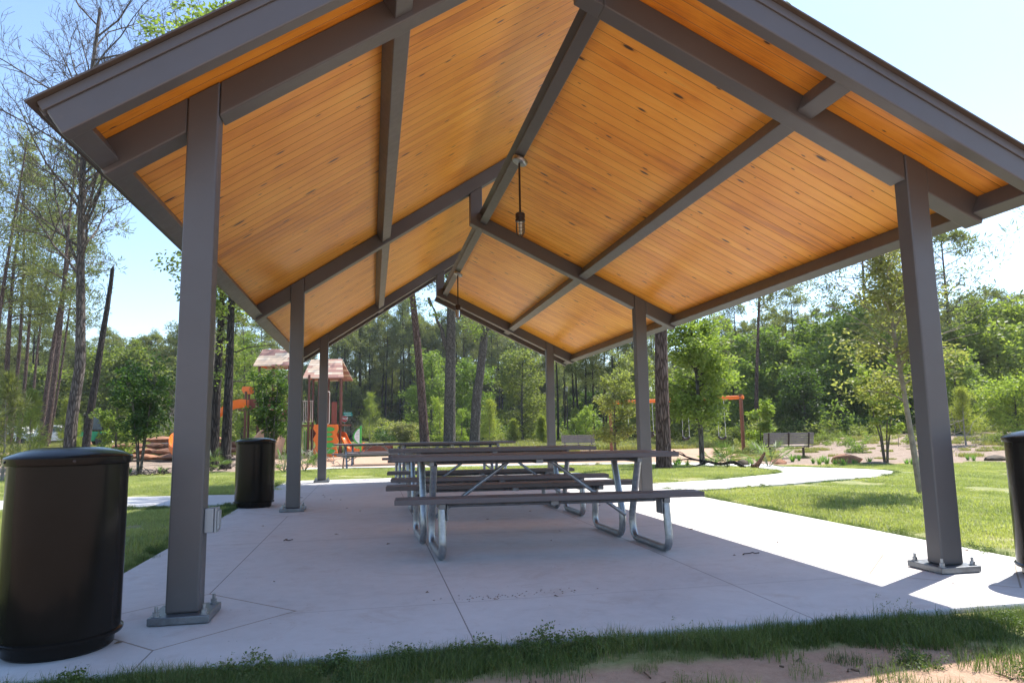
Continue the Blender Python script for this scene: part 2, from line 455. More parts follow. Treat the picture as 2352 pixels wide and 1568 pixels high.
# ------------------------------------------------------------------ pavilion
SL, SR = 0.664, 0.4863
ZL = lambda x: 2.83+SL*x              # underside of the left rafters
ZR = lambda x: 2.722+SR*(W-x)         # underside of the right rafters
aL, aR = math.atan(SL), math.atan(SR)
def pL(x, n): return (x-n*math.sin(aL), ZL(x)+n*math.cos(aL))
def pR(x, n): return (x+n*math.sin(aR), ZR(x)+n*math.cos(aR))
HN = 0.182                            # rafter depth across the slope
def woodmat():
    m = Mat('varnished_pine_boards', (0.5, 0.25, 0.08), 0.38, spec=0.35, coat=0.10, coat_rough=0.2)
    tc = m.n('ShaderNodeTexCoord'); x, y, z = m.xyz(tc.outputs['Object'])
    bw = 0.1375
    bi = (y/bw).floor()
    wn_ = m.n('ShaderNodeTexWhiteNoise', noise_dimensions='1D'); m.nt.links.new(bi.s, wn_.inputs['W'])
    r = X(m.nt, wn_.outputs['Value'])
    cb = m.n('ShaderNodeCombineXYZ'); m.nt.links.new((x*1.0+r*37.0).s, cb.inputs[0]); m.nt.links.new((y*9.0+bi*3.7).s, cb.inputs[1]); m.nt.links.new((r*11.0).s, cb.inputs[2])
    g1 = m.n('ShaderNodeTexNoise'); m.nt.links.new(cb.outputs[0], g1.inputs['Vector']); g1.inputs['Scale'].default_value = 1.4; g1.inputs['Detail'].default_value = 6; g1.inputs['Roughness'].default_value = 0.65; g1.inputs['Distortion'].default_value = 0.9
    cb2 = m.n('ShaderNodeCombineXYZ'); m.nt.links.new((x*0.8+r*17.0).s, cb2.inputs[0]); m.nt.links.new((y*55.0).s, cb2.inputs[1])
    g2 = m.n('ShaderNodeTexNoise'); m.nt.links.new(cb2.outputs[0], g2.inputs['Vector']); g2.inputs['Scale'].default_value = 2.2; g2.inputs['Detail'].default_value = 4
    ga = X(m.nt, g1.outputs[0]); gb = X(m.nt, g2.outputs[0])
    big = m.noise(tc.outputs['Object'], 0.9, 4, 0.6)
    f = ga*0.50+gb*0.28+r*0.12+(big-0.5)*0.55+0.03
    col = m.ramp(f, [(0.26, (0.46, 0.130, 0.010)), (0.42, (0.78, 0.285, 0.024)), (0.58, (0.91, 0.395, 0.050)), (0.76, (0.94, 0.50, 0.11))])
    # knots
    cb3 = m.n('ShaderNodeCombineXYZ'); m.nt.links.new((x*1.15+r*29.0).s, cb3.inputs[0]); m.nt.links.new((y*3.1+bi*1.7).s, cb3.inputs[1]); m.nt.links.new((bi*2.3).s, cb3.inputs[2])
    vo = m.n('ShaderNodeTexVoronoi', voronoi_dimensions='2D'); m.nt.links.new(cb3.outputs[0], vo.inputs['Vector']); vo.inputs['Scale'].default_value = 1.7; vo.inputs['Randomness'].default_value = 1.0
    vd = X(m.nt, vo.outputs['Distance'])
    rr = m.n('ShaderNodeSeparateColor'); m.nt.links.new(vo.outputs['Color'], rr.inputs[0])
    pick = X(m.nt, rr.outputs[0]).gt(0.35); size = X(m.nt, rr.outputs[1]).pow(2.0).rng(0, 1, 0.018, 0.085)
    halo = ((vd/size).rng(0.9, 2.0, 1, 0))*pick
    kn = ((vd/size).rng(0.85, 1.2, 1, 0))*pick
    col = m.mix(halo*0.5, col, (0.30, 0.09, 0.012)); col = m.mix(kn, col, (0.035, 0.014, 0.007))
    # streaks of sap
    col = m.mix(ga.rng(0.62, 0.8, 0, 0.5), col, (0.27, 0.12, 0.035))
    fr = (y/bw-bi); gr = (fr-0.5).abs().gt(0.472)
    col = m.mix(gr*0.72, col, (0.22, 0.07, 0.010))
    m.col(col)
    m.rgh((ga*0.5+gb*0.5).rng(0.3, 0.7, 0.30, 0.46))
    m.bump(gb*0.25-gr*1.2-kn*0.4, 0.35, 0.004)
    return m.m
M['wood'] = woodmat()
pav = thing('pavilion', 'open picnic pavilion with bronze steel frame and gabled roof lined in orange pine boards', 'pavilion', (0, 0, 0))
P = M['paint']
YF, YB = -0.63, 2*L+0.63
def galv():
    m = Mat('galvanised_steel', (0.5, 0.51, 0.52), 0.38, 0.85)
    c = m.coord('Object'); v = m.n('ShaderNodeTexVoronoi'); m.nt.links.new(c, v.inputs['Vector']); v.inputs['Scale'].default_value = 45
    s_ = X(m.nt, v.outputs['Color']); nz = m.noise(c, 12, 5, 0.65)
    m.col(m.ramp(nz*0.75+s_*0.25, [(0.3, (0.24, 0.25, 0.265)), (0.6, (0.36, 0.375, 0.395)), (0.8, (0.48, 0.495, 0.52))]))
    m.rgh(nz.rng(0.3, 0.7, 0.28, 0.48)); return m.m
M['galv'] = galv()
M['steel_plate'] = simple('weathered_base_plate', (0.17, 0.18, 0.195), 0.4, 0.6, var=0.3, vs=14)
PW = 0.086
def post(px_, py_, left):
    zt = (lambda x: ZL(x)) if left else (lambda x: ZR(x))
    hv = HN/math.cos(aL if left else aR)-0.004
    zl, zr_ = zt(px_-PW)+hv, zt(px_+PW)+hv
    mb = MB().prism_y([(px_-PW, 0.045), (px_+PW, 0.045), (px_+PW, zr_), (px_-PW, zl)], py_-PW, py_+0.048)
    p_ = put('post', mb, P, pav, bevel=0.011, seg=3)
    q = 0.155
    bp = put('base_plate', MB().box(px_-q, px_+q, py_-q, py_+q, 0.004, 0.044), M['steel_plate'], p_, bevel=0.004)
    for sx in (-1, 1):
        for sy in (-1, 1):
            b = MB(); c_ = (px_+sx*0.120, py_+sy*0.120)
            b.lathe([(0.001, 0.0445), (0.024, 0.0445), (0.024, 0.049), (0.001, 0.049)], 16, c_)
            b.lathe([(0.001, 0.0495), (0.017, 0.0495), (0.017, 0.070), (0.001, 0.070)], 6, c_)
            b.lathe([(0.001, 0.0705), (0.009, 0.0705), (0.009, 0.096), (0.001, 0.097)], 10, c_)
            put('anchor_bolt', b, M['galv'], p_)
for px_, py_ in POSTS: post(px_, py_, px_ == 0)
TL = -0.52; TR = W+0.535              # rafter tails
RX = 3.50                             # left slope's reach over the ridge; its unseen end lengthened to block sun
RH = 0.078
for fy in (0, L, 2*L):
    y0, y1 = fy-RH, fy+RH
    hv = HN/math.cos(aL)
    b0 = pL(TL, 0); b1 = pL(TL+0.012, HN)
    lf = MB().prism_y([b0, (-PW-0.002, ZL(-PW)), (-PW-0.002, ZL(-PW)+hv), b1], y0, y1)
    lf.prism_y([(PW+0.002, ZL(PW)), (RX, ZL(RX)), (RX, ZL(RX)+hv), (PW+0.002, ZL(PW)+hv)], y0, y1)
    put('rafter', lf, P, pav, bevel=0.011, seg=3)
    hr = HN/math.cos(aR)
    KX0, KX1 = 2.358, 2.530
    c0 = pR(TR, 0); c1 = pR(TR-0.012, HN)
    rf = MB().prism_y([(W+PW+0.002, ZR(W+PW)), c0, c1, (W+PW+0.002, ZR(W+PW)+hr)], y0, y1)
    rf.prism_y([(KX1+0.001, ZR(KX1)), (W-PW-0.002, ZR(W-PW)), (W-PW-0.002, ZR(W-PW)+hr), (KX1+0.001, ZR(KX1)+hr)], y0, y1)
    put('rafter', rf, P, pav, bevel=0.011, seg=3)
    put('king_post', MB().prism_y([(KX0, ZR(KX0)), (KX1, ZR(KX1)), (KX1, ZL(KX1)-0.002), (KX0, ZL(KX0)-0.002)], y0+0.003, y1-0.003), P, pav, bevel=0.006)
def slope_bar(name, pf, x0, x1, n0, n1, y0, y1, mat=P, bv=0.006, parent=pav):
    a, b = pf(x0, n0), pf(x1, n0); c_, d = pf(x1, n1), pf(x0, n1)
    return put(name, MB().prism_y([a, b, c_, d], y0, y1), mat, parent, bevel=bv)
spans = [(YF+0.09, -RH-0.001), (RH+0.001, L-RH-0.001), (L+RH+0.001, 2*L-RH-0.001), (2*L+RH+0.001, YB-0.09)]
for y0, y1 in spans:
    slope_bar('purlin', pL, 1.14, 1.25, 0.035, HN-0.002, y0, y1)
    slope_bar('purlin', pR, 3.93, 4.04, 0.035, HN-0.002, y0, y1)
    slope_bar('ridge_beam', pR, 2.455, 2.553, 0.075, 0.165, y0, y1)
    slope_bar('eave_beam', pL, TL+0.004, TL+0.10, 0.03, HN-0.002, y0, y1)
    slope_bar('eave_beam', pR, TR-0.10, TR-0.004, 0.03, HN-0.002, y0, y1)
# pine ceiling: one sheet of V-jointed boards per slope
def boards(pf, x0, x1):
    mb = MB(); y = YF+0.092; bw = 0.1375; ye = YB-0.092
    ys_ = []; k = math.floor(y/bw)
    while k*bw < ye:
        a = max(y, k*bw); b = min(ye, (k+1)*bw)
        if b-a > 0.01: ys_.append((a, b, a > y, b < ye))
        k += 1
    for a, b, ga, gb in ys_:
        g = 0.0035
        prof = [(a, HN+(g if ga else 0)), (a+g, HN), (b-g, HN), (b, HN+(g if gb else 0)), (b, HN+0.013), (a, HN+0.013)]
        vs = [];
        for xx in (x0, x1):
            for yy, nn in prof:
                q = pf(xx, nn); vs.append((q[0], yy, q[1]))
        n = 6
        mb.add(vs, [tuple(range(n)), tuple(range(2*n-1, n-1, -1))]+[(i, i+n, (i+1) % n+n, (i+1) % n) for i in range(n)])
    return mb
def rawput(name, mb, mat, parent):
    me = bpy.data.meshes.new(name); me.from_pydata(mb.v, [], mb.f); me.materials.append(mat)
    bm = bmesh.new(); bm.from_mesh(me); bmesh.ops.recalc_face_normals(bm, faces=bm.faces); bm.to_mesh(me); bm.free()
    o = bpy.data.objects.new(name, me); scene.collection.objects.link(o); o.parent = parent; return o
rawput('ceiling_boards', boards(pL, TL+0.004, RX), M['wood'], pav)
rawput('ceiling_boards', boards(pR, 2.49, TR-0.004), M['wood'], pav)
# rakes, trim and metal roof
M['roofmetal'] = simple('bronze_roof_metal', (0.085, 0.065, 0.052), 0.42, 0.0, var=0.15)
for ya, yb, s in ((YF, YF+0.09, -1), (YB-0.09, YB, 1)):
    for pf, xa, xb in ((pL, TL, RX), (pR, 2.36, TR)):
        slope_bar('rake_beam', pf, xa, xb, 0.002, 0.146, ya, yb, bv=0.008)
        o0 = ya-0.012 if s < 0 else yb-0.03; o1 = ya+0.03 if s < 0 else yb+0.012
        xa2, xb2 = (xa-0.01, xb) if pf is pL else (xa, xb+0.01)
        slope_bar('rake_trim', pf, xa2, xb2, 0.142, 0.194, o0, o1, bv=0.003)
slope_bar('eave_fascia', pL, TL-0.022, TL-0.002, 0.14, 0.193, YF+0.032, YB-0.032, bv=0.003)
slope_bar('eave_fascia', pR, TR+0.002, TR+0.022, 0.14, 0.193, YF+0.032, YB-0.032, bv=0.003)
def roofsheet(pf, x0, x1):
    mb = MB()
    def bar(n0, n1, y0, y1):
        a, b, c_, d = pf(x0, n0), pf(x1, n0), pf(x1, n1), pf(x0, n1); mb.prism_y([a, b, c_, d], y0, y1)
    bar(HN+0.0145, HN+0.024, YF-0.045, YB+0.045)
    y = YF+0.06
    while y < YB+0.03:
        bar(HN+0.0242, HN+0.055, y, y+0.012); y += 0.405
    return mb
rawput('metal_roof', roofsheet(pL, TL-0.045, RX+0.03), M['roofmetal'], pav)
rawput('metal_roof', roofsheet(pR, 2.40, TR+0.045), M['roofmetal'], pav)

# pendant lamps
M['iron'] = simple('dark_cast_metal', (0.045, 0.035, 0.034), 0.35, 0.5, var=0.2)
M['bulb'] = simple('frosted_white_tube', (0.75, 0.73, 0.68), 0.4, var=0.03)
def glassmat():
    m = Mat('clear_glass', (0.95, 0.97, 0.97), 0.03); m.b.inputs['Transmission Weight'].default_value = 1.0; m.b.inputs['IOR'].default_value = 1.1
    return m.m
M['glass'] = glassmat()
def pendant(y, label):
    t = thing('pendant_lamp', label, 'pendant lamp', (2.545, y, 0), 0, 'caged pendant lamps under the ridge')
    zc = 3.895
    Mx = Matrix.Translation((0, 0, zc)) @ Matrix.Rotation(aR, 4, 'Y')
    put('canopy', MB().lathe([(0.001, 0.03), (0.088, 0.03), (0.09, 0.015), (0.086, 0.0), (0.075, -0.012), (0.001, -0.016)], 28).xf(Mx), M['galv'], t, smooth=True)
    put('rod', MB().tube([(0, 0, zc-0.01), (0, 0, 3.32)], 0.0115, 10), M['iron'], t, smooth=True)
    h = MB().lathe([(0.001, 3.325), (0.04, 3.322), (0.052, 3.31), (0.052, 3.265), (0.046, 3.262), (0.046, 3.25), (0.054, 3.247), (0.054, 3.225), (0.046, 3.222), (0.001, 3.222)], 24)
    put('lamp_cap', h, M['iron'], t, smooth=True)
    put('bulb', MB().lathe([(0.001, 3.22), (0.017, 3.22), (0.017, 3.10), (0.014, 3.09), (0.001, 3.087)], 16), M['bulb'], t, smooth=True)
    put('glass_jar', MB().lathe([(0.037, 3.221), (0.037, 3.12), (0.03, 3.092), (0.015, 3.078), (0.001, 3.075)], 20), M['glass'], t, smooth=True)
    c_ = MB()
    for k in range(6):
        a = k*math.pi/3+0.2; ca_, sa = math.cos(a), math.sin(a)
        c_.tube([(0.047*ca_, 0.047*sa, 3.225), (0.049*ca_, 0.049*sa, 3.12), (0.040*ca_, 0.040*sa, 3.085), (0.018*ca_, 0.018*sa, 3.062), (0, 0, 3.056)], 0.0032, 5)
    for zz, rr in ((3.185, 0.0478), (3.145, 0.0485), (3.105, 0.0465)):
        c_.tube([(rr*math.cos(q*math.pi/8), rr*math.sin(q*math.pi/8), zz) for q in range(17)], 0.003, 5)
    put('wire_cage', c_, M['iron'], t, smooth=True)
pendant(2.80, 'caged pendant lamp on a long rod nearest the camera')
pendant(8.35, 'small-looking caged pendant lamp under the ridge near the far gable')

# outlet box on the front left post
M['boxgrey'] = simple('grey_outlet_box', (0.30, 0.32, 0.34), 0.45, 0.3, var=0.08)
ob = thing('outlet_box', 'grey weatherproof outlet box on the side of the front left post', 'outlet box', (PW, -0.0, 0.0))
put('box_body', MB().box(0.001, 0.050, -0.045, 0.045, 0.458, 0.592), M['boxgrey'], ob, bevel=0.004)
put('cover', MB().box(0.053, 0.064, -0.047, 0.047, 0.456, 0.594), M['boxgrey'], ob, bevel=0.003)
put('cover_flap', MB().box(0.0645, 0.076, -0.034, 0.034, 0.475, 0.578), M['boxgrey'], ob, bevel=0.003)

# ------------------------------------------------------------------ picnic tables
def plank():
    m = Mat('brown_recycled_plank', (0.085, 0.07, 0.068), 0.55, spec=0.4)
    c = m.coord('Object', (1, 14, 14)); a = m.noise(c, 3, 5, 0.6); b = m.noise(m.coord('Object'), 2.5, 5, 0.7)
    m.col(m.mix(b.rng(0.5, 0.75, 0, 0.35), m.ramp(a, [(0.3, (0.105, 0.089, 0.092)), (0.7, (0.128, 0.110, 0.111))]), (0.20, 0.15, 0.135)))
    m.rgh(b.rng(0.3, 0.7, 0.42, 0.65)); m.bump(a, 0.2, 0.003); return m.m
M['plank'] = plank()
def bent(pts, r=0.09, n=6):           # round off the corners of a polyline
    pts = [Vector(p) for p in pts]; out = [pts[0]]
    for i in range(1, len(pts)-1):
        a, b, c_ = pts[i-1], pts[i], pts[i+1]
        d0 = (a-b); d1 = (c_-b); q = min(r, d0.length*0.48, d1.length*0.48)
        s, e = b+d0.normalized()*q, b+d1.normalized()*q
        for k in range(n+1):
            t = k/n; out.append(s*(1-t)**2+b*2*t*(1-t)+e*t*t)
    out.append(pts[-1]); return out
def picnic_table(loc, rz, label, group=None, style='loop'):
    SH = -0.095 if style == 'loop' else 0.0   # the frames stand slightly racked
    def skew(mb):
        mb.v = [(x+SH*y, y, z) for x, y, z in mb.v]; return mb
    t = thing('picnic_table', label, 'picnic table', loc, rz, group)
    hl = 1.25; TT = 0.79; BT = 0.48
    top = MB()
    for k in range(4): y0 = -0.37+k*0.1865; top.box(-hl+SH*(y0+.09), hl+SH*(y0+.09), y0, y0+0.1805, TT-0.042, TT)
    put('table_top', top, M['plank'], t, bevel=0.005)
    for s in (-1, 1):
        b = MB()
        ya = 0.60 if s > 0 else -0.725
        b.box(-hl+SH*s*.68, hl+SH*s*.68, min(s*0.56, s*0.80), max(s*0.56, s*0.80), BT-0.042, BT)
        put('bench_seat', b, M['plank'], t, bevel=0.005)
    tr = 0.0305
    for e in (-1, 1):
        x = e*0.91-0.012
        for s in (-1, 1):
            if style == 'loop':
                pts = [(x, s*0.215, TT-0.075), (x, s*0.03, 0.21), (x, s*0.065, tr), (x, s*0.80, tr), (x, s*0.745, BT-0.085)]
                pts = bent(pts, 0.13, 8)
            else:
                pts = bent([(x, s*0.12, TT-0.075), (x, s*0.50, 0.0)], 0.05)
            xo = -0.031*s if style == 'loop' else 0
            put('leg', skew(MB().tube([(p[0]+xo, p[1], p[2]) for p in pts], tr, 14)), M['galv'], t, smooth=True)
        put('cross_brace', skew(MB().box(x-0.02, x+0.02, -0.33, 0.33, TT-0.085, TT-0.044)), M['steel_plate'], t, bevel=0.003)
        for s in (-1, 1):
            cr = MB(); cr.box(x-0.025, x+0.025, min(s*0.58, s*0.78), max(s*0.58, s*0.78), BT-0.083, BT-0.044)
            cr.box(x-0.046 if e > 0 else x+0.036, x-0.036 if e > 0 else x+0.046, min(s*0.66, s*0.775), max(s*0.66, s*0.775), BT-0.17, BT-0.05)
            cr.v = [(a_-(0.031*s if style == 'loop' else 0), b_, c_) for a_, b_, c_ in cr.v]
            put('bench_bracket', skew(cr), M['steel_plate'], t, bevel=0.003)
        if style != 'loop': put('bench_beam', MB().box(x-0.025, x+0.025, -0.70, 0.70, BT-0.125, BT-0.085), M['steel_plate'], t, bevel=0.003)
        put('diagonal_brace', MB().tube([(x-e*0.02, 0.0, 0.215), (e*0.20, 0.0, TT-0.075)], 0.0165, 10), M['galv'], t, smooth=True)
    ra = MB()
    for s in (-1, 1): ra.tube([(-0.86, s*0.69, BT-0.062), (0.86, s*0.69, BT-0.062)], 0.0155, 8)
    for s in (-1, 1): ra.tube([(-0.86, s*0.17, TT-0.062), (0.86, s*0.17, TT-0.062)], 0.0155, 8)
    ra.box(-0.03, 0.03, -0.35, 0.35, TT-0.075, TT-0.044)
    for s in (-1, 1): ra.box(-0.03, 0.03, min(s*0.58, s*0.78), max(s*0.58, s*0.78), BT-0.072, BT-0.044)
    put('support_rail', skew(ra), M['steel_plate'], t, smooth=True)
    return t
G1 = 'brown picnic tables in a row under the pavilion'
T1 = picnic_table((2.41, 1.96, 0), R(-3.8), 'brown plank picnic table with galvanised loop legs nearest the camera', G1)
copy_tree(T1, 'middle picnic table of the row, just behind the nearest table', (2.46, 4.42, 0), R(-5.0))
copy_tree(T1, 'farthest picnic table under the pavilion, beside the back posts', (2.50, 9.55, 0), R(-2.0))
def lawnpos(x, y): return (x, y, gz(x, y)+0.01)
q = at(862, 22.0); TA = picnic_table((q.x, q.y, q.z), R(9), 'dark picnic table out on the sunny lawn left of the tables, the nearer of two', 'picnic tables on the back lawn', 'straight')
q = at(868, 26.5); copy_tree(TA, 'dark picnic table on the lawn behind the nearer lawn table by the playground', (q.x, q.y, q.z), R(-2))

# ------------------------------------------------------------------ litter bins
def binmat():
    m = Mat('black_bin_paint', (0.012, 0.010, 0.009), 0.20, 0.0, 0.10, coat=0.06, coat_rough=0.05)
    c = m.coord('Object'); a = m.noise(c, 3, 4); b = m.noise(c, 60, 5, 0.8)
    m.col(m.mix(b.rng(0.68, 0.78, 0, 0.5), m.ramp(a, [(0.3, (0.009, 0.008, 0.007)), (0.7, (0.013, 0.011, 0.010))]), (0.05, 0.043, 0.038)))
    m.rgh(a.rng(0.3, 0.7, 0.17, 0.26)); return m.m
M['bin'] = binmat()
def litter_bin(loc, rz, label):
    t = thing('litter_bin', label, 'litter bin', loc, rz, 'round black litter bins')
    n = 64
    put('base', MB().lathe([(0.001, 0.0), (0.222, 0.0), (0.232, 0.01), (0.236, 0.062), (0.001, 0.062)], n), M['bin'], t, smooth=True)
    put('body', MB().lathe([(0.255, 0.0625), (0.266, 0.0625), (0.270, 0.07), (0.2695, 0.078), (0.258, 0.085), (0.2575, 0.868), (0.24, 0.868), (0.24, 0.075), (0.255, 0.0625)], n), M['bin'], t, smooth=True)
    d = MB()
    for a0, a1 in ((-2.35, -2.345), (-1.05, -1.045)): pass
    arc = [(0.2632*math.cos(a), 0.2632*math.sin(a)) for a in np.linspace(-2.36, 0.05, 40)]
    arc2 = [(0.2584*math.cos(a), 0.2584*math.sin(a)) for a in np.linspace(0.05, -2.36, 40)]
    d.prism_z(arc+arc2, 0.10, 0.865)
    put('door', d, M['bin'], t, smooth=True)
    put('lid', MB().lathe([(0.256, 0.870), (0.272, 0.870), (0.2735, 0.874), (0.2735, 0.903), (0.270, 0.907), (0.25, 0.917), (0.21, 0.932), (0.16, 0.944), (0.122, 0.950), (0.116, 0.950), (0.113, 0.944), (0.113, 0.90), (0.24, 0.885), (0.256, 0.870)], n), M['bin'], t, smooth=True)
    rv = MB()
    for a in (-2.5, -0.6, 0.8, 2.2): rv.lathe([(0.001, 0), (0.006, 0.0), (0.006, 0.004), (0.001, 0.005)], 8).v
    rv = MB()
    for a in (-2.45, -1.15, 0.5, 2.0):
        b_ = MB().lathe([(0.001, 0), (0.007, 0.0), (0.006, 0.004), (0.001, 0.005)], 8)
        b_.xf(Matrix.Rotation(a, 4, 'Z') @ Matrix.Translation((0.2738, 0, 0.888)) @ Matrix.Rotation(R(90), 4, 'Y')); put('rivet', b_, M['iron'], t)
    return t
B1 = litter_bin((-0.462, -0.43, 0.0), 0, 'black litter bin large in the left foreground, by the front left post')
copy_tree(B1, 'black litter bin behind on the left slab edge, by the middle left post', (-0.60, 6.10, 0.0), R(25))
copy_tree(B1, 'black litter bin cut off by the right edge, beside the front right post', (5.41, -0.43, 0.0), R(-20))
# ------------------------------------------------------------------ foliage
def npmesh(name, verts, nper, mats, midx=None, extra=None):
    me = bpy.data.meshes.new(name)
    nv = len(verts); nf = nv//nper
    ev = extra.v if extra else []; ef = extra.f if extra else []
    allv = np.vstack([verts, np.array(ev, dtype=float).reshape(-1, 3)]) if ev else verts
    me.vertices.add(len(allv)); me.vertices.foreach_set('co', allv.astype(np.float32).ravel())
    lt = [nper]*nf+[len(f) for f in ef]
    ls = np.concatenate([[0], np.cumsum(lt)[:-1]]).astype(np.int32)
    li = np.concatenate([np.arange(nv), np.array([i+nv for f in ef for i in f], dtype=int)]).astype(np.int32)
    me.loops.add(len(li)); me.loops.foreach_set('vertex_index', li)
    me.polygons.add(len(lt)); me.polygons.foreach_set('loop_start', ls); me.polygons.foreach_set('loop_total', np.array(lt, dtype=np.int32))
    for q in mats: me.materials.append(q)
    if ef: me.polygons.foreach_set('material_index', np.array([0]*nf+[1]*len(ef), dtype=np.int32)); me.polygons.foreach_set('use_smooth', np.array([False]*nf+[True]*len(ef)))
    me.update(calc_edges=True); me.validate()
    return me
def unit(a): return a/np.maximum(np.linalg.norm(a, axis=-1, keepdims=True), 1e-6)
def leafquads(P, dirs, L_, W_, rng, droop=0.0):
    n = len(P)
    d = unit(dirs); r = unit(rng.normal(size=(n, 3))); s = unit(np.cross(d, r))
    l = (L_*rng.uniform(0.7, 1.3, n))[:, None]; w = (W_*rng.uniform(0.7, 1.3, n))[:, None]
    a = P; b = P+d*l*0.5+s*w*0.5; c_ = P+d*l; c_[:, 2] -= droop*l[:, 0]; e = P+d*l*0.5-s*w*0.5
    return np.stack([a, b, c_, e], 1).reshape(-1, 3)
def crown_leaves(C, rad, n, L_, W_, rng, up=0.3, flat=0.7, needle=False):
    k = rng.integers(0, len(C), n)
    off = rng.normal(size=(n, 3))*np.array([1, 1, flat])
    off = off/np.linalg.norm(off, axis=1, keepdims=True)*(rng.uniform(0, 1, n)**0.45)[:, None]
    rr = rad[k] if hasattr(rad, '__len__') else rad
    P = C[k]+off*np.reshape(rr, (-1, 1))
    if needle: d = off+rng.normal(size=(n, 3))*0.35+np.array([0, 0, up])
    else: d = rng.normal(size=(n, 3))*np.array([1, 1, 0.45])+off*0.5+np.array([0, 0, -0.05])
    return leafquads(P, d, L_, W_, rng)
def limb(mb, p0, p1, r0, rng, sag=0.0, wig=0.08, n=5, k=5):
    p0 = np.array(p0, float); p1 = np.array(p1, float); Ln = np.linalg.norm(p1-p0); pts = []
    for i in range(n+1):
        t = i/n; p = p0*(1-t)+p1*t; p[2] += sag*Ln*math.sin(math.pi*t)
        if 0 < i < n: p += rng.normal(size=3)*wig*Ln*0.35
        pts.append(p)
    mb.tube(pts, [max(0.004, r0*(1-0.8*i/n)) for i in range(n+1)], k, cap=False)
    return pts
def trunk_path(h, lean, rng, bend=0.02, n=9):
    ph = rng.uniform(0, 6.28); pts = []
    for i in range(n+1):
        t = i/n
        pts.append(np.array([lean[0]*h*t+bend*h*math.sin(t*3.3+ph)*t, lean[1]*h*t+bend*h*math.cos(t*2.7+ph)*t, h*t]))
    return pts
def trunk_at(pts, t):
    f = t*(len(pts)-1); i = min(int(f), len(pts)-2); q = f-i
    return pts[i]*(1-q)+pts[i+1]*q
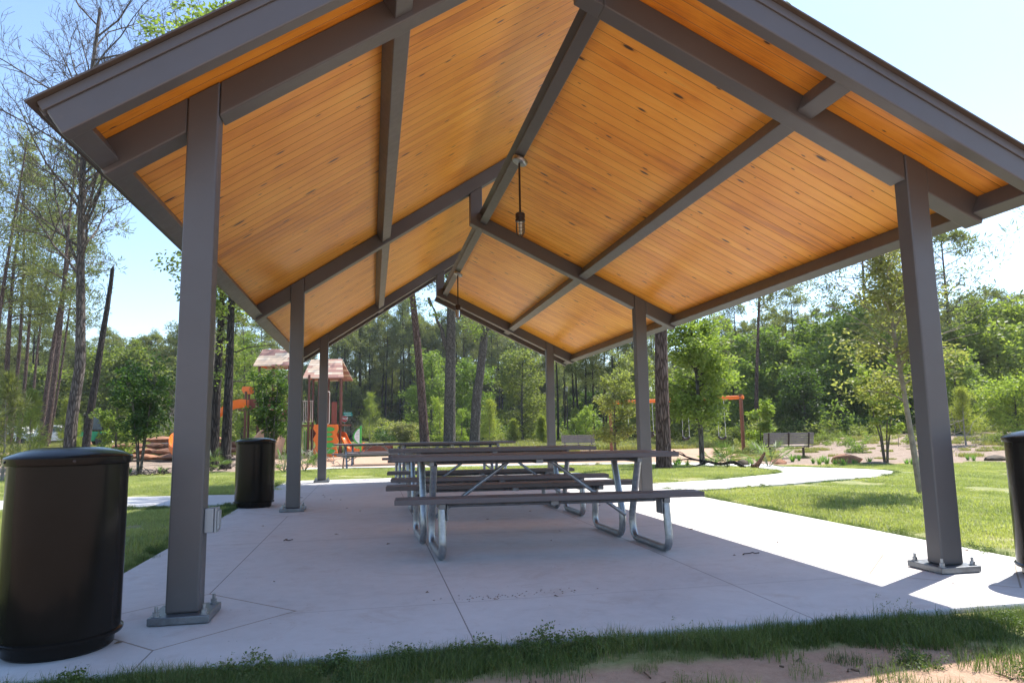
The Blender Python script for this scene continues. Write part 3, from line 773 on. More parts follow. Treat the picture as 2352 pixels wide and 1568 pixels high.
def build_tree(kind, h, rng, r=None, lean=(0, 0), dens=1.0, leaf=1.0, crown=None, shape='round', cw=None, bend=0.02):
    """returns (trunk MB, leaf verts) with the foot at the origin"""
    mb = MB(); r = r or h*0.018
    tp = trunk_path(h*(0.97 if kind == 'pine' else 0.88), lean, rng, bend)
    n = len(tp)
    rads = [r*(1.35 if i == 0 else 1.0)*(1-0.80*(i/(n-1))**1.1) for i in range(n)]
    if kind in ('pine', 'broad'):
        tp.insert(1, tp[0]*0.93+tp[1]*0.07); rads[0] = r*1.5; rads.insert(1, r*1.08)
        tp[0] = tp[0]-np.array([0, 0, 0.15])
    mb.tube(tp, rads, 12 if h > 6 else 8, cap=False)
    C = []; Rd = []
    if kind == 'pine':
        c0 = crown if crown is not None else 0.58
        nl = int(24*dens)
        for i in range(nl):
            t = c0+(1-c0)*((i+rng.uniform(-.3, .3))/nl); t = min(max(t, c0), 0.99)
            p0 = trunk_at(tp, t); a = rng.uniform(0, 6.28)
            q = (t-c0)/(1-c0)
            ln = (cw or h*0.14)*(0.35+1.0*math.sin(math.pi*min(1, 0.18+0.82*q))**0.8)*rng.uniform(0.6, 1.15)
            p1 = p0+np.array([math.cos(a)*ln, math.sin(a)*ln, ln*rng.uniform(-0.05, 0.45)])
            pts = limb(mb, p0, p1, r*0.24*(1.1-0.7*q), rng, 0.04)
            for tt in (0.55, 0.78, 1.0):
                for _ in range(2):
                    c = p0*(1-tt)+p1*tt+rng.normal(size=3)*ln*0.13; C.append(c); Rd.append(ln*rng.uniform(0.14, 0.24))
        for _ in range(5): C.append(tp[-1]+rng.normal(size=3)*h*0.015); Rd.append(h*0.025)
        for _ in range(int(5*dens)):                            # dead stubs below the crown
            t = rng.uniform(c0*0.55, c0); p0 = trunk_at(tp, t); a = rng.uniform(0, 6.28); ln = h*rng.uniform(0.02, 0.07)
            limb(mb, p0, p0+np.array([math.cos(a)*ln, math.sin(a)*ln, ln*0.1]), r*0.12, rng, k=4, n=3)
        nleaf = int(5200*dens); V_ = crown_leaves(np.array(C), np.array(Rd), nleaf, 0.26*leaf, 0.05*leaf, rng, 0.35, 0.75, True)
    elif kind == 'broad':
        c0 = crown if crown is not None else 0.3
        cw = cw or h*0.26
        nl = int(26*dens)
        for i in range(nl):
            q = (i+rng.uniform(0, 1))/nl; t = c0+(0.98-c0)*q
            p0 = trunk_at(tp, min(0.98, t*0.93)); a = rng.uniform(0, 6.28)
            if shape == 'round': prof = math.sin(math.pi*min(1, 0.12+0.80*q))**0.7
            elif shape == 'cone': prof = 1.05-0.85*q
            elif shape == 'column': prof = 0.75+0.25*math.sin(math.pi*q)-0.45*max(0, q-0.75)*2
            else: prof = 0.5+0.6*q                               # vase
            ln = cw*prof*rng.uniform(0.65, 1.12)
            p1 = p0+np.array([math.cos(a)*ln, math.sin(a)*ln, ln*rng.uniform(0.15, 0.75)])
            pts = limb(mb, p0, p1, r*0.32*(1.1-0.6*q), rng, 0.05)
            for tt in (0.5, 0.75, 1.0):
                c = p0*(1-tt)+p1*tt
                for _ in range(2): C.append(c+rng.normal(size=3)*cw*0.14); Rd.append(cw*rng.uniform(0.16, 0.30))
        nleaf = int(7500*dens); V_ = crown_leaves(np.array(C), np.array(Rd), nleaf, 0.17*leaf, 0.085*leaf, rng)
    elif kind == 'sapling_pine':
        nl = int(34*dens)
        for i in range(nl):
            q = (i+rng.uniform(0, 1))/nl; t = 0.08+0.9*q
            p0 = trunk_at(tp, t); a = rng.uniform(0, 6.28); ln = (cw or h*0.28)*(1.08-0.9*q)*rng.uniform(0.45, 1.25)
            p1 = p0+np.array([math.cos(a)*ln, math.sin(a)*ln, ln*rng.uniform(0.25, 0.7)])
            limb(mb, p0, p1, r*0.25, rng, k=4, n=3)
            for tt in (0.4, 0.7, 1.0): C.append(p0*(1-tt)+p1*tt); Rd.append(h*rng.uniform(0.045, 0.075))
        for _ in range(4): C.append(tp[-1]+np.array([0, 0, h*0.02])); Rd.append(h*0.04)
        nleaf = int(3600*dens); V_ = crown_leaves(np.array(C), np.array(Rd)*0.8, nleaf, 0.24*leaf, 0.022*leaf, rng, 0.5, 1.0, True)
    return mb, V_, np.array(C), np.array(Rd)
def multi_stem(h, rng, stems=4, spread=0.22, r=0.03, dens=1.0, leaf=1.0, cw=None, c0=0.42):
    mb = MB(); C = []; Rd = []; cw = cw or h*0.33
    for s in range(stems):
        a = 6.28*s/stems+rng.uniform(-.4, .4); ln = spread*h*rng.uniform(0.6, 1.2)
        tp = []
        for i in range(8):
            t = i/7; q = t**1.4
            tp.append(np.array([math.cos(a)*(0.05+ln*q), math.sin(a)*(0.05+ln*q), h*0.82*t])+rng.normal(size=3)*0.015*h*t*0.5)
        mb.tube(tp, [r*(1-0.75*i/7) for i in range(8)], 8, cap=False)
        for i in range(int(11*dens)):
            t = rng.uniform(c0, 1.0); p0 = trunk_at(tp, t); b = rng.uniform(0, 6.28); l2 = cw*rng.uniform(0.25, 0.75)
            p1 = p0+np.array([math.cos(b)*l2, math.sin(b)*l2, l2*rng.uniform(0.2, 1.1)])
            limb(mb, p0, p1, r*0.35, rng, k=4, n=3)
            for tt in (0.5, 0.8, 1.05): C.append(p0*(1-tt)+p1*tt+rng.normal(size=3)*cw*0.06); Rd.append(cw*rng.uniform(0.12, 0.24))
    V_ = crown_leaves(np.array(C), np.array(Rd), int(6500*dens), 0.10*leaf, 0.05*leaf, rng)
    return mb, V_
def tree_thing(name, label, cat, mb, V_, lm, bm_, loc, rz=0, group=None):
    t = thing(name, label, cat, loc, rz, group)
    put('trunk', mb, bm_, t, smooth=True)
    if V_ is not None:
        me = npmesh('crown', V_, 4, [lm]); c = bpy.data.objects.new('crown', me); scene.collection.objects.link(c); c.parent = t
    return t
RNG = lambda s: np.random.default_rng(s)
def A3(u, D, dz=0): q = at(u, D); return (q.x, q.y, q.z+dz)

# ---- the wood behind: tall pines one can tell apart, in stands, on top of one mass of forest
pv = []                                                     # variants of tall pine
for i in range(6):
    h = [19, 21, 20, 18, 22, 17.5][i]
    mb, V_, _, _ = build_tree('pine', h, RNG(100+i), r=0.19, lean=((i % 3-1)*0.012, 0.01), dens=0.95, leaf=1.5, crown=[0.6, 0.66, 0.55, 0.62, 0.70, 0.5][i], cw=[2.1, 1.9, 2.4, 2.0, 1.8, 2.3][i])
    pv.append((mb, V_))
bv = []
for i in range(6):
    h = [12, 14, 10, 13, 9, 11][i]
    mb, V_, _, _ = build_tree('broad', h, RNG(200+i), r=0.16, dens=1.0, leaf=2.2, crown=0.16, cw=[3.2, 3.0, 3.0, 2.6, 2.8, 3.3][i], shape=['round', 'column', 'round', 'cone', 'round', 'round'][i])
    bv.append((mb, V_))
def stand(variants, name, label, cat, spots, lm, bm_, group, zones=()):
    protos = {}; base_label = label
    for (u, D, s, k, rz) in spots:
        label = base_label
        for lim, txt in zones:
            if u < lim: label = base_label.split(' ~ ')[0]+' '+txt; break
        k %= len(variants)
        if k not in protos:
            mb, V_ = variants[k]
            protos[k] = tree_thing(name, label, cat, mb, V_, lm, bm_, A3(u, D, -0.1), rz, group); protos[k].scale = (s, s, s)
        else:
            copy_tree(protos[k], label, A3(u, D, -0.1), rz, s)
rs = random.Random(7)
sp_c = [(u+rs.uniform(-5, 5), rs.uniform(104, 118), rs.uniform(0.95, 1.08), rs.randrange(6), rs.uniform(0, 6.28)) for u in list(range(770, 1240, 13))]
sp_c += [(u+rs.uniform(-6, 6), rs.uniform(118, 130), rs.uniform(1.0, 1.15), rs.randrange(6), rs.uniform(0, 6.28)) for u in list(range(765, 1250, 22))]
stand(pv, 'tall_pine', 'tall thin dark trunked pine in the far wood', 'pine tree', sp_c, M['needle'], M['bark_dark'], 'tall thin pines in the wood behind the tables', [(830, 'right of the stop sign'), (900, 'above the brush heap by the road'), (962, 'just left of the leaning reddish trunk'), (1020, 'between the leaning and stub forked trunks'), (1075, 'between the stub forked and knotty trunks'), (1140, 'just right of the knotty trunk'), (1200, 'above the small middle pine sapling'), (9999, 'left of the far right post')])
sp_r = [(u+rs.uniform(-6, 6), rs.uniform(62, 80), rs.uniform(0.58, 0.74), rs.randrange(6), rs.uniform(0, 6.28)) for u in list(range(1280, 1530, 17))+list(range(1700, 2420, 24))]
stand(pv, 'forest_pine', 'pine in the wood edge', 'pine tree', sp_r, M['needle'], M['bark_dark'], 'pines in the right hand wood', [(1360, 'behind the lantern lamp'), (1470, 'behind the young evergreen tree'), (1600, 'behind the large dark pine trunk'), (1800, 'above the park bench and swing end'), (1950, 'behind the dark rounded bushy tree'), (2110, 'behind the slim young oak'), (2240, 'right of the front right post'), (9999, 'above the bin at the right border')])
sp_l = [(u+rs.uniform(-6, 6), rs.uniform(72, 95), rs.uniform(0.75, 0.95), rs.randrange(6), rs.uniform(0, 6.28)) for u in range(-160, 620, 27)]
sp_l = [(u, D, s*(0.68 if 190 < u < 430 else 1), k, r_) for u, D, s, k, r_ in sp_l]
stand(pv, 'background_pine', 'pine in the wood far behind', 'pine tree', sp_l, M['needle'], M['bark_dark'], 'pines in the left hand wood', [(0, 'outside the left border'), (150, 'the reddish leaning pines'), (250, 'the leafless tree and snag'), (420, 'the rock terrace'), (9999, 'the twin dark trunks and play tower')])
# broadleaf trees along the wood edge
sp_b = [(u+rs.uniform(-12, 12), rs.uniform(98, 106), rs.uniform(0.4, 0.7), rs.randrange(6), rs.uniform(0, 6.28)) for u in range(760, 1300, 45)]
stand(bv, 'understorey_tree', 'green broadleaf tree under the tall pines', 'tree', sp_b, M['leaf'], M['bark_dark'], 'broadleaf trees under the pines', [(860, 'right of the stop sign'), (965, 'left of the leaning trunk'), (1095, 'behind the three big trunks'), (1200, 'right of the knotty trunk'), (9999, 'by the far right post')])
sp_b = [(u+rs.uniform(-12, 12), rs.uniform(46, 58), rs.uniform(0.62, 0.98), rs.randrange(6), rs.uniform(0, 6.28)) for u in range(1690, 2460, 52)]
stand(bv, 'woodland_tree', 'bright broadleaf tree on the wood edge', 'tree', sp_b, M['leaf_b'], M['bark_grey'], 'broadleaf trees behind the dirt bank', [(1780, 'behind the swing set end'), (1900, 'behind the park bench'), (2020, 'behind the flat boulder bed'), (2130, 'behind the slim young oak'), (2260, 'right of the front right post'), (9999, 'above the right hand bin')])
sp_b = [(u+rs.uniform(-12, 12), rs.uniform(66, 84), rs.uniform(0.75, 1.05), rs.randrange(6), rs.uniform(0, 6.28)) for u in range(-120, 640, 58)]
stand(bv, 'woodside_tree', 'green broadleaf tree in the far wood edge', 'tree', sp_b, M['leaf'], M['bark_grey'], 'broadleaf trees behind the terrace', [(0, 'outside the left border'), (150, 'behind the reddish pines'), (260, 'behind the snag'), (420, 'behind the rock terrace'), (9999, 'behind the play tower')])

def instanced(name, pts, rots, scs, idx, protos, label, cat):
    """one object: points carrying whole plants (protos), for what nobody could count"""
    me = bpy.data.meshes.new(name); me.from_pydata([tuple(p) for p in pts], [], [])
    for nm, ty, vals in (('rot', 'FLOAT', rots), ('sc', 'FLOAT', scs), ('idx', 'INT', idx)):
        a = me.attributes.new(nm, ty, 'POINT'); a.data.foreach_set('value', np.array(vals, dtype=np.int32 if ty == 'INT' else np.float32))
    o = bpy.data.objects.new(name, me); scene.collection.objects.link(o)
    coll = bpy.data.collections.new(name+'_kinds')
    for i, pm in enumerate(protos):
        po = bpy.data.objects.new('%s_kind_%02d' % (name, i), pm); coll.objects.link(po)
    ng = bpy.data.node_groups.new(name+'_scatter', 'GeometryNodeTree')
    ng.interface.new_socket('Geometry', in_out='INPUT', socket_type='NodeSocketGeometry')
    ng.interface.new_socket('Geometry', in_out='OUTPUT', socket_type='NodeSocketGeometry')
    N = ng.nodes; gi = N.new('NodeGroupInput'); go = N.new('NodeGroupOutput')
    iop = N.new('GeometryNodeInstanceOnPoints'); ci = N.new('GeometryNodeCollectionInfo')
    ci.inputs['Collection'].default_value = coll; ci.inputs['Separate Children'].default_value = True; ci.inputs['Reset Children'].default_value = True
    iop.inputs['Pick Instance'].default_value = True
    def attr(nm, ty):
        a = N.new('GeometryNodeInputNamedAttribute'); a.data_type = ty; a.inputs['Name'].default_value = nm
        return [s for s in a.outputs if s.enabled][0]
    ng.links.new(gi.outputs[0], iop.inputs['Points']); ng.links.new(ci.outputs[0], iop.inputs['Instance'])
    ng.links.new(attr('idx', 'INT'), iop.inputs['Instance Index'])
    cx = N.new('ShaderNodeCombineXYZ'); ng.links.new(attr('rot', 'FLOAT'), cx.inputs[2])
    ng.links.new(cx.outputs[0], iop.inputs['Rotation'])
    ng.links.new(attr('sc', 'FLOAT'), iop.inputs['Scale'])
    ng.links.new(iop.outputs[0], go.inputs[0])
    md = o.modifiers.new('scatter', 'NODES'); md.node_group = ng
    return stuff(o, label, cat)
def joined(mb, V_, lm, bm_): return npmesh('plant', V_, 4, [lm, bm_], extra=mb)
wp = [joined(pv[i][0], pv[i][1], M['needle'], M['bark_dark']) for i in range(4)]
wb = [joined(bv[i][0], bv[i][1], M['leaf'], M['bark_grey']) for i in (0, 1, 2, 4)]
wb += [joined(bv[i][0], bv[i][1], M[['leaf_b', 'needle', 'leaf_d'][j]], M['bark_grey']) for j, i in enumerate((0, 2, 5))]
pts = []; ro = []; sc = []; ix = []
def wood_edge(u):                     # depth at which the solid wood begins, per bearing
    for (u0, d0), (u1, d1) in zip(EDGE, EDGE[1:]):
        if u0 <= u <= u1: return d0+(d1-d0)*(u-u0)/(u1-u0)
    return EDGE[-1][1]
EDGE = [(-900, 80), (100, 84), (600, 92), (760, 112), (1250, 110), (1340, 84), (1700, 66), (2352, 58), (3400, 56)]
for i in range(2100):
    u = rs.uniform(-700, 3100) if i < 1500 else rs.uniform(-100, 1400); e = wood_edge(u)
    D = e+abs(rs.gauss(0, 1))*18
    q = at(u, D); pts.append((q.x, q.y, q.z-0.2)); ro.append(rs.uniform(0, 6.28))
    pine = rs.random() < 0.34
    big = 0.72 if 700 < u < 1320 else (0.74 if u < 1300 else (0.55 if u < 1640 else 0.66))
    if 240 < u < 620: big *= 1.05
    ix.append(rs.randrange(4) if pine else 4+rs.randrange(7)); sc.append(big*(rs.uniform(0.75, 1.0) if pine else rs.uniform(0.75, 1.15)))
instanced('wood', pts, ro, sc, ix, wp+wb, 'dense mixed wood closing off the view all round', 'woodland')
# undergrowth and far brush at the foot of the wood
ub = []
for i in range(4):
    rg = RNG(300+i); C = rg.normal(size=(16, 3))*np.array([0.75, 0.75, 0.38])+np.array([0, 0, 0.75]); C[:, 2] = np.abs(C[:, 2])
    ub.append(npmesh('bush', crown_leaves(C, 0.42, 1500, 0.17, 0.09, rg), 4, [[M['leaf_d'], M['leaf'], M['leaf_b'], M['needle_y']][i]]))
pts = []; ro = []; sc = []; ix = []
for i in range(1500):
    u = rs.uniform(-500, 2900); e = wood_edge(u); near_ = 38 if u > 1600 else (60 if u > 760 else 52)
    D = e-rs.random()**2.2*(e-near_-(8 if u < 1500 else 3)) if rs.random() < 0.75 else e+rs.uniform(0, 10)
    if (735 < u < 860 and D < 104) or (-60 < u < 275 and D < 62): continue
    q = at(u, D); pts.append((q.x, q.y, q.z-0.15)); ro.append(rs.uniform(0, 6.28))
    t = (e-D)/max(1, e-near_); r_ = rs.random()
    ix.append(0 if r_ < 0.4-0.3*t else (1 if r_ < 0.7 else (2 if r_ < 0.88 else 3))); sc.append(rs.uniform(0.6, 2.3)*(1-0.6*max(0, t)))
for i in range(70):
    u = rs.uniform(1640, 2800); D = 27+rs.random()**.7*18
    q = at(u, D); pts.append((q.x, q.y, q.z-0.05)); ro.append(rs.uniform(0, 6.28)); ix.append(rs.choice((1, 2, 3, 3))); sc.append(rs.uniform(.12, .42))
instanced('undergrowth', pts, ro, sc, ix, ub, 'low green brush and scrub along the foot of the wood', 'brush')

# ---- the standing trees round the pavilion
def pine_at(u, D, h, r, label, lean=(0, 0), crown=0.62, seed=1, bk='bark_pine', dens=1.1, leaf=1.1, cw=None, group=None, name='pine_tree'):
    mb, V_, _, _ = build_tree('pine', h, RNG(seed), r=r, lean=lean, dens=dens, leaf=leaf, crown=crown, cw=cw)
    return tree_thing(name, label, 'pine tree', mb, V_, M['needle'], M[bk], A3(u, D), 0, group)
pine_at(1521, 18.3, 19, 0.19, 'large dark barked pine trunk standing just right of the middle right post', (0.003, 0), 0.6, 11, cw=3.4)
pine_at(977, 44, 21, 0.30, 'reddish brown pine trunk leaning left, leftmost of the three big trunks behind the tables', (-0.085, 0.0), 0.66, 12)
G2 = 'pines in the stand at far left'
for i, (u, D, r, ln, lb) in enumerate([(104, 46, .20, (0.06, 0), 'reddish scaly pine at far left leaning right, the thickest of its stand'), (93, 50, .19, (0.055, 0), 'second reddish pine from the thick leaning one, also leaning right'), (112, 55, .10, (0.10, 0), 'thin pine leaning strongly right behind the thick leaning pine'),
        (70, 60, .13, (0.012, 0), 'slim straight pine standing second right in the far left stand'), (42, 54, .15, (0.035, 0), 'slim reddish pine in the middle of the far left stand'), (24, 52, .15, (0.006, 0), 'straight reddish pine near the left border, right of the two outermost'), (8, 50, .20, (0.003, 0), 'reddish pine trunk right at the left border'), (-30, 46, .18, (0.02, 0), 'pine mostly outside the left border with branches reaching in')]):
    pine_at(u, D, 21.5+i % 3, r, lb, ln, 0.50, 20+i, 'bark_pine', 1.0, 1.25, 2.6, G2)
pine_at(1735, 46, 15.5, 0.14, 'slim pine leaning right in front of the right hand wood, beside the swing set', (0.07, 0), 0.62, 41, 'bark_pine', 0.8, 1.3)
pine_at(2010, 50, 16.8, 0.17, 'tall pine rising above the wood behind the slim oak at right', (0, 0), 0.5, 42, 'bark_pine', 1.3, 1.4, 2.7)
pine_at(2215, 48, 14.5, 0.17, 'tall pine with open crown beside the front right post, above the wood', (-0.03, 0), 0.55, 43, 'bark_pine', 1.2, 1.4, 3.2)
# cut trunk with a broken side limb
rg = RNG(51)
mb = MB(); h = 15; tp = trunk_path(h, (0.012, 0), rg, 0.006)
mb.tube([tp[0]-np.array([0, 0, .2])]+tp, [0.50]+[0.40*(1-0.5*i/9) for i in range(10)], 14, cap=False)
limb(mb, (0.05, 0, 6.1), (-1.15, 0.1, 9.4), 0.20, rg, 0, 0.05, 6, 8); mb.tube([(-1.10, .1, 9.2), (-1.3, .1, 9.75)], [.11, .10], 8)
C = np.array([(rg.normal()*2.6, rg.normal()*2.6, rg.uniform(11, 17)) for _ in range(70)])
for c in C[:34]: limb(mb, trunk_at(tp, rg.uniform(0.68, 0.97)), c, 0.07, rg)
tree_thing('broadleaf_tree', 'grey trunk with a broken stub, middle of the three big trunks behind the tables', 'tree', mb, crown_leaves(C, 0.9, 9000, 0.17, 0.09, rg), M['leaf'], M['bark_grey'], A3(1032, 44))
rg = RNG(52); mb = MB(); h = 12.5
tp = [np.array(p) for p in ((0, 0, -0.2), (0.03, 0, 0), (0.1, 0, 1.4), (0.18, 0, 3.0), (0.42, 0, 4.6), (0.62, 0, 6.2), (0.78, 0, 7.6), (0.80, 0, 9.0), (0.9, 0, 11), (1.0, 0, 13))]
mb.tube(tp, [.42, .36, .31, .30, .27, .26, .24, .19, .13, .07], 14, cap=False)
limb(mb, (0.78, 0, 7.4), (1.5, 0.3, 8.0), 0.13, rg); limb(mb, (0.8, 0, 8.2), (2.1, 0, 9.3), 0.09, rg)
C = np.array([(0.9+rg.normal()*1.9, rg.normal()*1.9, rg.uniform(7.0, 13.5)) for _ in range(46)])
for c in C[:26]: limb(mb, trunk_at(tp, rg.uniform(0.72, 0.97)), c, 0.05, rg)
tree_thing('broadleaf_tree', 'knotty brown trunk leaning right, rightmost of the three big trunks behind the tables', 'tree', mb, crown_leaves(C, 0.7, 3600, 0.17, 0.09, rg), M['leaf_b'], M['bark_grey'], A3(1088, 44))

# twin trunks by the playground
for u, D, lb, ln in ((493, 26.5, 'left trunk of the dark pair between the front left post and second bin', (0.006, 0)), (520, 25.0, 'right trunk of the pair of dark trunks beside the second bin, the nearer one', (0.004, 0))):
    rg = RNG(int(u)); mb, V_, C, Rd = build_tree('broad', 13, rg, r=0.185, lean=ln, dens=1.0, leaf=1.0, crown=0.60, cw=2.4, bend=0.006)
    lc = np.array([(rg.normal()*0.9+0.25, rg.normal()*0.9, rg.uniform(3.0, 6.8)) for _ in range(8)])
    for c in lc: limb(mb, (0, 0, c[2]-0.3), c, 0.03, rg)
    V_ = np.vstack([V_, crown_leaves(lc, 0.35, 420, 0.13, 0.06, rg)])
    tree_thing('broadleaf_tree', lb, 'tree', mb, V_, M['leaf_b'], M['bark_dark'], A3(u, D), 0, 'pair of dark trunks by the playground')
# bare tree and snag at left
def bare(h, rg, r, tp):
    mb = MB(); mb.tube(tp, [r*1.35, r*1.02]+[r*(1-0.72*i/(len(tp)-3)) for i in range(len(tp)-2)], 12, cap=False)
    def grow(p, d, ln, rr, lvl):
        q = p; pts = [p]; dd = d.copy()
        for i in range(4):
            dd = unit(dd+rg.normal(size=3)*0.17+np.array([0, 0, 0.07])); q = q+dd*ln/4; pts.append(q)
        mb.tube(pts, [max(0.006, rr*(1-0.18*i)) for i in range(5)], 6 if lvl == 0 else 4, cap=False)
        if lvl < 3:
            for k in range([5, 5, 4][lvl]):
                t = rg.uniform(0.25, 1.0); i = min(3, int(t*4)); b = pts[i]+(pts[i+1]-pts[i])*(t*4-i)
                nd = unit(unit(pts[i+1]-pts[i])+rg.normal(size=3)*0.62+np.array([0, 0, 0.12])); grow(b, nd, ln*rg.uniform(0.38, 0.62), rr*0.42, lvl+1)
    return mb, grow
rg = RNG(61)
tp = [np.array(p) for p in ((0, 0, -.3), (0, 0, 0), (0.04, 0, 1.8), (0.20, 0, 3.7), (0.10, 0, 5.6), (-0.02, 0, 7.6), (-0.10, 0, 9.6), (-0.16, 0, 11.6), (-0.10, 0, 14.4), (0.1, 0, 17.8))]
mb, grow = bare(20, rg, 0.20, tp)
for i in range(30):
    t = 0.46+0.53*i/30; a = rg.uniform(0, 6.28); p0 = trunk_at(tp[1:], t)
    grow(p0, unit(np.array([math.cos(a), math.sin(a)*0.7, rg.uniform(0.5, 1.5)])), rg.uniform(2.6, 5.0)*(1.2-0.3*t), 0.06*(1.3-t*0.7), 0)
tree_thing('bare_tree', 'tall leafless tree with many fine branches against the sky at upper left', 'tree', mb, None, None, M['bark_brown'], A3(160, 30)).scale = (1.18, 1.18, 1.18)
rg = RNG(62); mb = MB()
tp = [(0, 0, -.2), (0, 0, 0), (0.15, 0, 2.4), (0.36, 0, 4.6), (0.50, 0, 6.4), (0.68, 0, 8.2), (0.80, 0, 9.7), (0.84, 0, 10.5)]
mb.tube(tp, [.27, .21, .19, .17, .155, .13, .11, .10], 10)
mb.tube([(0.84, 0, 10.4), (0.92, 0, 10.75)], [.06, .015], 6); mb.tube([(0.79, 0, 10.3), (0.81, 0.02, 10.62)], [.05, .02], 6)
limb(mb, (0.68, 0, 8.3), (-0.2, 0.3, 7.9), 0.03, rg); limb(mb, (0.70, 0, 8.6), (0.3, 0.2, 9.6), 0.025, rg)
tree_thing('dead_trunk', 'dark dead snag with a snapped off top leaning right, beside the leafless tree', 'tree', mb, None, None, M['bark_dark'], A3(197, 38))

# small planted trees and shrubs: u, D, height, ...
def broad_at(u, D, h, r, cw, label, lm, seed, shape='round', crown=0.25, dens=1.0, leaf=1.0, bk='bark_grey', name='broadleaf_tree', cat='tree', lean=(0, 0), bend=0.02):
    mb, V_, _, _ = build_tree('broad', h, RNG(seed), r=r, lean=lean, dens=dens, leaf=leaf, crown=crown, cw=cw, shape=shape, bend=bend)
    return tree_thing(name, label, cat, mb, V_, M[lm], M[bk], A3(u, D))
broad_at(1609, 20.6, 5.15, 0.085, 1.0, 'dense bright green columnar oak in front of the swing set', 'leaf_b', 71, 'column', 0.36, 1.7, 0.66, 'bark_grey', lean=(-0.02, 0))
broad_at(1412, 29.0, 3.9, 0.05, 0.98, 'young grey-green evergreen tree with a thin pale stem left of the middle right post', 'leaf', 72, 'column', 0.26, 0.7, 0.7, 'bark_pale')
rg = RNG(73); mb, V_, C, Rd = build_tree('broad', 4.7, rg, r=0.046, lean=(-0.07, 0.02), dens=0.85, leaf=0.42, crown=0.42, cw=0.85, shape='cone', bend=0.004)
for _ in range(70):
    t = rg.uniform(0.42, 0.99); a = rg.uniform(0, 6.28); z0 = 4.7*t*0.86; ln = rg.uniform(0.5, 1.15)
    limb(mb, (-0.07*z0, 0.02*z0, z0), (-0.07*z0+math.cos(a)*ln, 0.02*z0+math.sin(a)*ln, z0+ln*rg.uniform(0.1, 0.9)), 0.009, rg, 0.06, 0.06, 4, 4)
tree_thing('young_oak', 'slim young oak with sparse olive leaves on the lawn left of the front right post', 'tree', mb, V_, M['leaf_o'], M['stem_pale'], A3(2101, 10.4))
for i, (u, D, h, r, cw, lm, shape, dens, leaf, lb) in enumerate([
    (1010, 62, 4.9, .05, 1.1, 'leaf_y', 'round', .5, .7, 'yellow green young tree between the left and middle big trunks'),
    (1345, 52, 3.2, .04, 1.0, 'leaf_y', 'round', .6, .7, 'pale yellow green shrub just right of the far right post'),
    (926, 66, 2.2, .05, 1.15, 'leaf_o', 'round', .9, .9, 'rounded grey green shrub left of the leaning reddish pine trunk'),
    (1745, 31, 2.6, .03, .62, 'leaf_y', 'vase', .45, .75, 'small sparse yellowish tree beside the right end of the swing set'),
    (1850, 44, 4.9, .09, 1.7, 'leaf_d', 'round', 1.5, 1.1, 'dark rounded bushy tree behind the park bench at right'),
    (1935, 46, 6.6, .12, 2.1, 'leaf_b', 'round', 1.2, 1.3, 'bright green leaning tree with forked dark trunk behind the iris bed'),
    (2200, 40, 5.3, .10, 1.6, 'leaf_b', 'round', 1.2, 1.1, 'bright green tree just right of the front right post'),
    (2335, 34, 3.1, .05, 1.5, 'leaf_y', 'round', 1.3, .8, 'lime green feathery shrub at the right border above the bin'),
    (1570, 50, 6.0, .10, 1.9, 'leaf', 'round', 1.2, 1.2, 'green tree behind the middle of the swing set'),
    (1480, 56, 8.5, .12, 2.2, 'leaf', 'round', 1.2, 1.3, 'green tree seen between the middle right post and the large pine'),
    (268, 31, 3.9, .05, .85, 'leaf_b', 'round', .7, .75, 'light yellow green small tree at left behind the dark multi stemmed one'),
    (556, 56, 11.0, .12, 2.1, 'leaf_b', 'round', 1.4, 1.0, 'fresh green tree right of the twin dark trunks, over the orange slide'),
    (478, 52, 9.5, .12, 2.2, 'leaf', 'round', 1.3, 1.1, 'green tree behind the twin dark trunks'),
    (1060, 58, 3.8, .05, 0.9, 'leaf_y', 'round', .4, .7, 'yellowish shrub between the middle and right big trunks'),
    (1090, 72, 9.5, .13, 2.6, 'leaf_b', 'round', 1.2, 1.5, 'bright crowned tree behind the three big trunks'),
    (1200, 70, 10.5, .14, 2.8, 'leaf', 'round', 1.3, 1.5, 'green broadleaf tree left of the far right post'),
    (990, 78, 12.0, .16, 3.0, 'leaf_b', 'round', 1.3, 1.6, 'pale green tree showing through the gap under the far gable')]):
    broad_at(u, D, h, r, cw, lb, lm, 400+i, shape, 0.12, dens, leaf)
for i, (u, D, h, cw, lb, lm) in enumerate([
    (1125, 56, 3.9, 1.05, 'yellow green young pine right of the rightmost big trunk', 'needle_y'), (1180, 60, 2.2, .6, 'small conical pine sapling behind the tables, middle one of three', 'needle_y'), (1246, 50, 2.2, .42, 'narrow small pine sapling touching the far right post', 'needle_y'),
    (849, 72, 5.6, 1.4, 'olive green young pine right of the stop sign', 'needle_y'), (1324, 60, 3.0, .8, 'wispy young pine in front of the lamp post', 'needle_y'), (2214, 30, 2.6, .8, 'young pine behind the dirt bank right of the front right post', 'needle_y'),
    (70, 27, 3.2, .65, 'wispy yellow green pine sapling at left above the big bin', 'needle_y'), (12, 19.5, 3.2, 1.0, 'dark green bushy pine sapling at the left border', 'needle'), (150, 46, 3.4, .7, 'pale pine sapling beside the leafless tree foot', 'needle_y'), (170, 40, 2.4, .4, 'pale pine sapling left of the green utility vehicle', 'needle_y')]):
    mb, V_, _, _ = build_tree('sapling_pine', h, RNG(500+i), r=0.035, dens=0.9, leaf=0.9 if D < 40 else 1.3, cw=cw)
    tree_thing('young_pine', lb, 'young pine', mb, V_, M[lm], M['twig'], A3(u, D))
